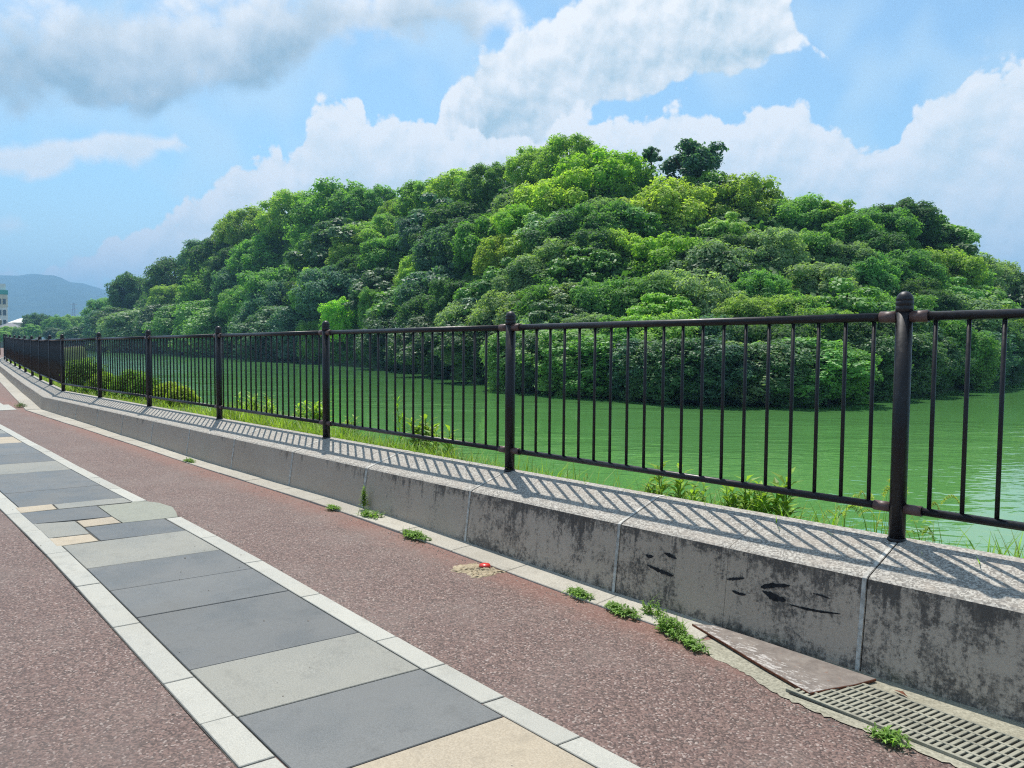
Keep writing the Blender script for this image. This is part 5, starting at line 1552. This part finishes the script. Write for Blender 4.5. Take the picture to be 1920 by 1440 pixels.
def plant_mesh(kind, seed):
    """a plant one metre tall"""
    r = random.Random(seed)
    V, Fc = [], []
    if kind == 'grass':
        for i in range(110):
            d = rdir(r)
            blade(V, Fc, (d.x * r.uniform(0, .4), d.y * r.uniform(0, .3), 0), rdir(r), r.uniform(.5, 1.1), r.uniform(.012, .022), r.uniform(.15, .75))
    elif kind == 'reed':
        for i in range(7):
            d = rdir(r)
            blade(V, Fc, (d.x * r.uniform(0, .05), d.y * r.uniform(0, .05), 0), rdir(r), r.uniform(.6, 1.05), r.uniform(.009, .014), r.uniform(.05, .35), 5)
    elif kind in ('weed', 'stalk'):
        for st in range(5 if kind == 'weed' else 2):
            d0 = rdir(r)
            b0 = d0 * r.uniform(0, .12)
            H_ = r.uniform(.72, 1.0) if st else 1.0
            lean = rdir(r) * r.uniform(0, .14)
            v_, f_ = rod(tuple(b0), (b0.x + lean.x, b0.y + lean.y, H_ * .97), .006, 5, False)
            s_ = len(V)
            V += v_
            Fc += [tuple(i + s_ for i in q) for q in f_]
            n = int(26 * H_)
            for i in range(n):
                t = 0.12 + 0.88 * i / n
                a = i * 2.4 + st
                L = (.34 if kind == 'weed' else .24) * (1.1 - .55 * t) * r.uniform(.8, 1.2)
                d = Vector((math.cos(a), math.sin(a), 0.35 + .5 * t)).normalized()
                leafq(V, Fc, (b0.x + lean.x * t, b0.y + lean.y * t, H_ * t * .97), d, L, L * .14, .6 - .5 * t)
    elif kind == 'foxtail':
        for st in range(3):
            d = rdir(r)
            H_ = 1.0 if st == 0 else r.uniform(.6, .95)
            b0 = rdir(r) * r.uniform(0, .08)
            blade(V, Fc, tuple(b0), d, H_ * .9, .004, .2, 6)
            # drooping bristly head
            c = Vector(b0) + d * (.2 * H_ * .9) + Vector((0, 0, H_ * .9 * .93))
            pr = c
            for i in range(9):
                t = i / 8
                c2 = c + d * (.16 * t) + Vector((0, 0, .07 * math.sin(t * 3.0) - .02 * t))
                for k in range(9):
                    a = k * .7 + i
                    dd = Vector((math.cos(a), math.sin(a) * .7, math.sin(a * 1.3) * .9)).normalized()
                    leafq(V, Fc, tuple(c2), dd, .030, .006, 0)
            for k in range(3):
                blade(V, Fc, tuple(b0), rdir(r), H_ * r.uniform(.35, .7), .011, r.uniform(.3, .8))
    elif kind == 'vine':
        for i in range(90):
            a = r.uniform(0, 6.28)
            q = r.uniform(0, .42)
            z = r.uniform(0.05, 1.0) * (1 - q * 1.4)
            d = Vector((math.cos(a), math.sin(a), r.uniform(-.2, .6))).normalized()
            leafq(V, Fc, (q * math.cos(a), q * math.sin(a), z), d, r.uniform(.10, .2), r.uniform(.03, .05), .7)
    return mesh('plant_' + kind, V, Fc)


plants = {k: [plant_mesh(k, 7 + i) for i in range(3)] for k in ('grass', 'reed', 'weed', 'stalk', 'foxtail', 'vine')}
for ms in plants.values():
    for me in ms:
        me.materials.append(M['grass'])
PCOL = {'grass': (.17, .30, .04), 'reed': (.15, .27, .045), 'weed': (.22, .33, .065), 'stalk': (.17, .30, .04), 'foxtail': (.30, .36, .12), 'vine': (.16, .27, .05)}
PNAME = {'grass': ('grass_tuft', 'grass tuft', 'bright green tuft of long grass'), 'reed': ('reed_plant', 'grass', 'few tall thin grass blades'), 'weed': ('leafy_weed', 'weed', 'leafy pale green weed with narrow leaves'), 'stalk': ('tall_weed', 'weed', 'tall lime green leafy stalk'), 'foxtail': ('foxtail_plant', 'grass', 'foxtail grass with drooping fuzzy heads'), 'vine': ('low_bush', 'bush', 'low tangled leafy bush')}
rp_ = random.Random(21)


def bank_z(x, y):
    b = lin(x, BERM)
    zb = WT(x) - (0.10 + 0.14 * lin(x, [(-10, 0), (-3, 1)]))
    w = y
    return lin(w, [(0.05, zb - .02), (.12, zb), (.12 + b, zb - .08), (.72 + b, zb - .55), (1.62 + b, zb - 1.2), (2.72 + b, WATER_Z)])


for (x, y, zt, k, lab) in PLANTS:
    nm, cat, _ = PNAME[k]
    z0 = bank_z(x, y)
    o = link(nm, rp_.choice(plants[k]))
    h = max(.18, zt - z0)
    wide = {'weed': 1.15, 'grass': 1.5, 'vine': 1.4, 'stalk': .6, 'reed': .9, 'foxtail': .9}[k]
    o.location = (x, y, z0 - .02)
    o.scale = (h * wide, h * wide, h + .02)
    o.rotation_euler.z = rp_.uniform(0, 6.28)
    c = PCOL[k]
    q = rp_.uniform(.85, 1.2)
    o.color = (c[0] * q, c[1] * q, c[2] * q, 1)
    tag(o, lab, cat, 'plants behind the wall' )

# continuous low growth on the bank: nobody could count it
V, Fc = [], []
rg = random.Random(33)
for i in range(15000):
    x = -4.0 - 46 * rg.random() ** 1.4
    b = lin(x, BERM)
    k0 = lin(x, [(-60, 6.2), (-50.5, 4.05), (-41.78, 2.68), (-32.9, 1.70), (-20.98, .35), (-18, 0), (0, 0)])
    y = .10 + rg.random() * (b + .5)
    far_ = 1 + min(1.5, max(0, (-x - 8) / 14))
    blade(V, Fc, (x, k0 + y, bank_z(x, y) - .02), rdir(rg), rg.uniform(.07, .20) * (0.8 + .5 * rg.random()), .006 * far_, rg.uniform(.1, .9), 3)
for i in range(3800):
    x = -3.4 - 6.5 * rg.random()
    b = lin(x, BERM)
    y = .10 + rg.random() * (b + .25)
    blade(V, Fc, (x, y, bank_z(x, y) - .02), rdir(rg), rg.uniform(.14, .42), .0065, rg.uniform(.1, .9), 4)
for i in range(2600):
    x = rg.uniform(-4.5, 2.5)
    y = .10 + rg.random() * .5
    blade(V, Fc, (x, y, bank_z(x, y) - .02), rdir(rg), rg.uniform(.14, .34) + .25 * rg.random() ** 3, .0045, rg.uniform(.1, .9), 3)
me = mesh('bank_grass', V, Fc)
me.materials.append(M['grass'])
o = link('bank_grass', me)
o.color = (.21, .29, .06, 1)
o['kind'] = 'stuff'

# shrubs at the far end of the straight fence
shr = leaves_mesh('shrub_leaves', [np.array([.5 * math.cos(i * 2.4) * math.sqrt(i / 20), .5 * math.sin(i * 2.4) * math.sqrt(i / 20), .35 + .35 * (1 - i / 20) + .08 * math.sin(i * 3)]) for i in range(20)], [.22] * 20, [.9] * 20, 260, .035, 5)
shr.materials.append(M['leaf'])
stem_me = trunk_mesh(9, 0.8)
stem_me.materials.append(M['bark'])
for (x, y, w, h, c, lab) in ((-16.2, .95, .52, .72, (.085, .16, .025), 'rounded dense green shrub behind the sixth fence bay'),
                             (-15.5, 1.0, .40, .60, (.075, .15, .022), 'smaller dark shrub beside the rounded dense one'),
                             (-14.2, 1.05, .38, .52, (.17, .22, .035), 'yellow-green shrub behind the fifth fence bay, left part'),
                             (-13.4, 1.0, .36, .47, (.16, .21, .03), 'yellow-green shrub behind the fifth fence bay, right part'),
                             (-18.6, .60, .55, .95, (.10, .175, .04), 'tall soft pale green bush beside the bend of the fence'),
                             (-17.6, .75, .42, .62, (.13, .20, .04), 'lighter green bush right of the tall soft one')):
    k0 = 0
    t = empty('shrub', (x, y, bank_z(x, y) - .03), lab, 'shrub', 'shrubs on the bank')
    o = bpy.data.objects.new('foliage', shr)
    COL.objects.link(o)
    o.parent = t
    o.scale = (w / .72, w / .72, h / .95)
    o.rotation_euler.z = x
    o.color = (c[0] * 1.7, c[1] * 1.7, c[2] * 1.5, 1)
    s_ = bpy.data.objects.new('stem', stem_me)
    COL.objects.link(s_)
    s_.parent = t
    s_.scale = (w * .4, w * .4, h * .6)

# weeds in the cracks along the kerb
def mat_of_weed(seed, L, W, n, hmax):
    r = random.Random(seed)
    V, Fc = [], []
    for i in range(n):
        a, q = r.uniform(0, 6.28), math.sqrt(r.random())
        lob = 0.62 + 0.38 * math.sin(a * 3 + seed) * math.cos(a * 2 + seed * .7)
        x, y = L * q * lob * 1.25 * math.cos(a) + r.gauss(0, .016), W * q * lob * 1.25 * math.sin(a) + r.gauss(0, .010)
        e = 1 - q * .6
        for k in range(4):
            d = Vector((*rdir(r).xy, r.uniform(.0, .8))).normalized()
            leafq(V, Fc, (x, y, r.uniform(.002, hmax * e)), d, r.uniform(.018, .045), r.uniform(.004, .008), r.uniform(.1, .8))
        if r.random() < .35:
            blade(V, Fc, (x, y, 0), rdir(r), r.uniform(.03, .09) * (hmax / .05), .003, r.uniform(.2, .9), 3)
    return mesh('weed_mat', V, Fc)


for i, (x, y, L, W, n, hm, rot, lab) in enumerate((
        (-3.36, -.685, .185, .062, 150, .045, -.10, 'long mat of bright green weeds on the kerb left of the mortar patch'),
        (-1.62, -.672, .105, .050, 80, .04, -.15, 'round green weed mat on the kerb, first right of the mortar patch'),
        (-1.27, -.700, .155, .050, 100, .045, -.22, 'green weed mat on the kerb, second right of the mortar patch'),
        (-0.90, -.725, .130, .075, 130, .085, -.35, 'tallest green weed clump, just left of the rusty steel plate'),
        (-0.72, -.795, .120, .045, 90, .035, -.50, 'flat green weeds at the left corner of the rusty steel plate'),
        (-1.13, -.585, .09, .040, 40, .09, 0, 'small weed growing against the wall behind the kerb'),
        (0.37, -1.03, .060, .035, 55, .04, 0, 'small green weed at the asphalt edge of the drain grating'),
        (-4.17, -.60, .13, .075, 80, .06, .2, 'straggly weeds at the wall joint behind the kerb'),
        (-4.66, -.68, .10, .040, 60, .03, 0, 'low weeds on the kerb left of the straggly ones'),
        (-8.42, -.625, .14, .05, 60, .05, 0, 'small far weeds on the kerb below the fourth fence post'),
        (-18.9, -.66, .22, .14, 90, .11, 0, 'dark weed clump by the pale cross band of the path'))):
    o = link('weed_mat', mat_of_weed(40 + i, L, W, n, hm), None, M['grass'])
    o.location = (x, y, ZG(x) + .010)
    o.rotation_euler.z = rot
    c = (.18, .30, .07) if i != 10 else (.07, .13, .03)
    o.color = (*c, 1)
    tag(o, lab, 'weeds', 'weeds along the kerb')
tall = plant_mesh('weed', 77)
tall.materials.append(M['grass'])
o = link('wall_weed', tall)
o.location = (-4.42, -.50, ZG(-4.4) + .02)
o.scale = (.17, .17, .21)
o.color = (.14, .23, .04, 1)
tag(o, 'thin upright weed sprouting from the wall foot by a block joint', 'weed')
dry = link('dry_leaf', mesh('dry_leaf', [(-.035, -.004, .004), (0, -.010, .010), (.04, .002, .003), (.005, .010, .012)], [(0, 1, 3), (1, 2, 3)]), None, M['rust'])
dry.location = (.245, -.565, ZG(.24) + .008)
dry.rotation_euler.z = -.4
tag(dry, 'curled brown dry leaf on the gutter between grating and wall', 'dead leaf')

# loose grit and crumbs swept against the kerb, the borders and into the gutter
V, Fc = [], []
rq = random.Random(91)
for i in range(900):
    x = 1.2 - 9.5 * rq.random() ** 1.3
    k = rq.random()
    if k < .45:
        y = -.73 - abs(rq.gauss(0, .05)) - (.28 if x > -.5 else 0)
    elif k < .7:
        y = YR(x) + abs(rq.gauss(0, .035)) + .004
    elif k < .85:
        y = YR(x) - W3 - abs(rq.gauss(0, .035)) - .004
    else:
        y = rq.uniform(-5, -.8)
    s_ = rq.uniform(.0025, .0065)
    z = ZG(x) + .001 + (.012 if -W3 < y - YR(x) < 0 else 0)
    n_ = len(V)
    a0 = rq.uniform(0, 6)
    for j in range(4):
        V.append((x + s_ * math.cos(a0 + j * 1.57) * rq.uniform(.7, 1.3), y + s_ * math.sin(a0 + j * 1.57) * rq.uniform(.7, 1.3), z))
    V.append((x, y, z + s_ * rq.uniform(.7, 1.2)))
    Fc += [(n_ + j, n_ + (j + 1) % 4, n_ + 4) for j in range(4)]
o = link('loose_grit', mesh('loose_grit', V, Fc), None, M['grit'])
o['kind'] = 'stuff'

# ------------------------------------------------------------------ beyond the pond, at the left
b = empty('white_building', (-503, 72.5, 2.0), 'tall white building with a teal roof band at the left edge', 'building')


def boxm(name, x0, y0, z0, x1, y1, z1, mat, parent):
    return link(name, fix(mesh(name, [(x0, y0, z0), (x1, y0, z0), (x1, y1, z0), (x0, y1, z0), (x0, y0, z1), (x1, y0, z1), (x1, y1, z1), (x0, y1, z1)],
                               [(0, 1, 2, 3), (4, 5, 6, 7), (0, 1, 5, 4), (1, 2, 6, 5), (2, 3, 7, 6), (3, 0, 4, 7)])), parent, mat)


boxm('wall', -9, -7, -1, 4, 3.2, 25.2, M['white'], b)
boxm('cream_wall', -8.8, -6.8, 18.0, 4.15, 3.35, 25.0, M['cream'], b)
boxm('teal_band', -9.2, -7.2, 25.0, 4.4, 3.6, 27.4, M['teal'], b)
boxm('roof_sign', -3, -5, 27.4, 2.5, 2.8, 31.0, M['white'], b)
boxm('stair_house', -8, -6.5, 27.4, -2, -1, 30.0, M['white'], b)
for i in range(4):
    for zz in (19.6, 13.5, 8):
        boxm('window', 4.0 if zz < 18 else 4.16, -5.6 + i * 2.2, zz, 4.25, -4.2 + i * 2.2, zz + 3, M['glass'], b)
RDR = random.Random(3)
for i, (x, y, z, w, d, h, lab, rm) in enumerate((
        (-447, 68, 1.7, 13, 9, 6.2, 'far house with a wide grey hipped roof by the white building', 'roof'),
        (-446, 76, 1.7, 10, 8, 4.2, 'low grey-roofed far house between the white building and trees', 'roof'),
        (-505, 83, 2.0, 16, 10, 9.6, 'long white-roofed far shed above the grey house roofs', 'white'))):
    hs_ = empty('house', (x, y, z), lab, 'house')
    boxm('wall', -w / 2, -d / 2, -1, w / 2, d / 2, h, M['cream'], hs_)
    v = [(-w / 2 - .6, -d / 2 - .6, h), (w / 2 + .6, -d / 2 - .6, h), (w / 2 + .6, d / 2 + .6, h), (-w / 2 - .6, d / 2 + .6, h), (-w / 4, 0, h + 2.6), (w / 4, 0, h + 2.6)]
    link('roof', fix(mesh('roof', v, [(0, 1, 5, 4), (1, 2, 5), (2, 3, 4, 5), (3, 0, 4), (0, 3, 2, 1)])), hs_, M[rm])
    for k in range(3):
        boxm('window', w / 2 - .05, -d / 3 + k * d / 3 - .7, h * .4, w / 2 + .06, -d / 3 + k * d / 3 + .7, h * .4 + 1.3, M['glass'], hs_)
for (x, y, zt, r, st, tone, lab) in (
        (-398.9, 72.1, 14.2, 6.6, 0, 0, 'dark round tree on the far shore, left of the gap'),
        (-387.7, 76.8, 12.8, 5.2, 1, 1, 'mid-green domed tree on the far shore, centre of the group'),
        (-395.5, 84.2, 13.9, 6.1, 0, 4, 'olive lumpy tree on the far shore, right of the group'),
        (-378.5, 86.6, 10.7, 4.8, 4, 1, 'low bushy tree on the far shore beside the hill tip'),
        (-384.4, 65.3, 9.2, 3.6, 3, 2, 'small bright-green tree on the far shore in front of the dark one'),
        (-382.4, 60.0, 7.6, 3.0, 1, 5, 'small pale round tree on the far shore near the houses'),
        (-379.2, 54.9, 5.6, 2.6, 4, 2, 'lowest bright bush on the far shore at the left edge'),
        (-372.0, 71.8, 7.4, 3.4, 4, 0, 'dark low bush on the far bank below the tree group'),
        (-362.7, 80.7, 7.6, 3.4, 4, 0, 'dark bushy tree on the far bank near the hill tip'),
        (-402.0, 60.0, 8.0, 3.6, 1, 4, 'olive small tree on the far shore beside the grey roofs')):
    tree(x, y, 1.2, r, max(3, zt - 1.2), st, tone, lab, 'trees on the far shore')
py = empty('pylon', (-1694.5, 376.8, 4), 'faint grey lattice power pylon before the blue mountain', 'pylon')
V, Fc = [], []
Hh = 74


def bar(p, q, r):
    v_, f_ = rod(p, q, r, 4)
    s_ = len(V)
    V.extend(v_)
    Fc.extend(tuple(i + s_ for i in k) for k in f_)


for sx, sy in ((1, 1), (1, -1), (-1, 1), (-1, -1)):
    bar((sx * 5, sy * 5, -3), (sx * .8, sy * .8, Hh), .35)
for i in range(8):
    z0, z1 = i * Hh / 8, (i + 1) * Hh / 8
    a, c_ = 5 - 4.2 * i / 8, 5 - 4.2 * (i + 1) / 8
    for sx in (1, -1):
        bar((sx * a, a, z0), (sx * c_, -c_, z1), .2)
        bar((a, sx * a, z0), (-c_, sx * c_, z1), .2)
link('lattice', mesh('lattice', V, Fc), py, M['steel'])
V, Fc = [], []
for z in (50, 60, 70):
    bar((-5, 7, z), (5, -7, z), .5)
link('cross_arm', mesh('cross_arm', V, Fc), py, M['steel'])
lp = empty('street_lamp', (-72.5, 7.0, ZG(-72.5)), 'dark street lamp beyond the far end of the fence', 'street lamp')
link('lamp_post', rod_mesh('lamp_post', (0, 0, 0), (0, 0, 2.45), .10, 8), lp, M['fence'])
link('lamp_head', lathe('lamp_head', [(.08, 2.42), (.20, 2.5), (.26, 2.75), (.26, 2.82), (.16, 2.9), (.02, 2.95)], 10), lp, M['steel'])
for (x, y, z, lab) in ((-3967.2, 725.8, 158, 'tiny white buildings on the blue mountainside, left cluster'), (-3810.8, 894.5, 145, 'tiny white buildings on the blue mountainside, right cluster')):
    t = empty('hillside_building', (x, y, z), lab, 'building')
    for k in range(3):
        boxm('building_block', -8, -16 + k * 11, -40, 8, -6 + k * 11, 9 + 4 * (k % 2), M['white'], t)

# ------------------------------------------------------------------ haze: the summer air between here and the mountains
hm = bpy.data.materials.new('haze')
hm.use_nodes = True
ht = NT(hm.node_tree)
ht.n.clear()
ho = ht.node('ShaderNodeOutputMaterial')
hv = ht.node('ShaderNodeVolumePrincipled')
hv.inputs['Color'].default_value = (0.33, 0.64, 1.0, 1)
hv.inputs['Density'].default_value = 0.00034
hv.inputs['Anisotropy'].default_value = 0.0
ht.put(ho.inputs['Volume'], hv.outputs[0])
hz = boxm('haze', -9500, -9500, -4.4, 9500, 9500, 420, hm, None)
hz['kind'] = 'stuff'
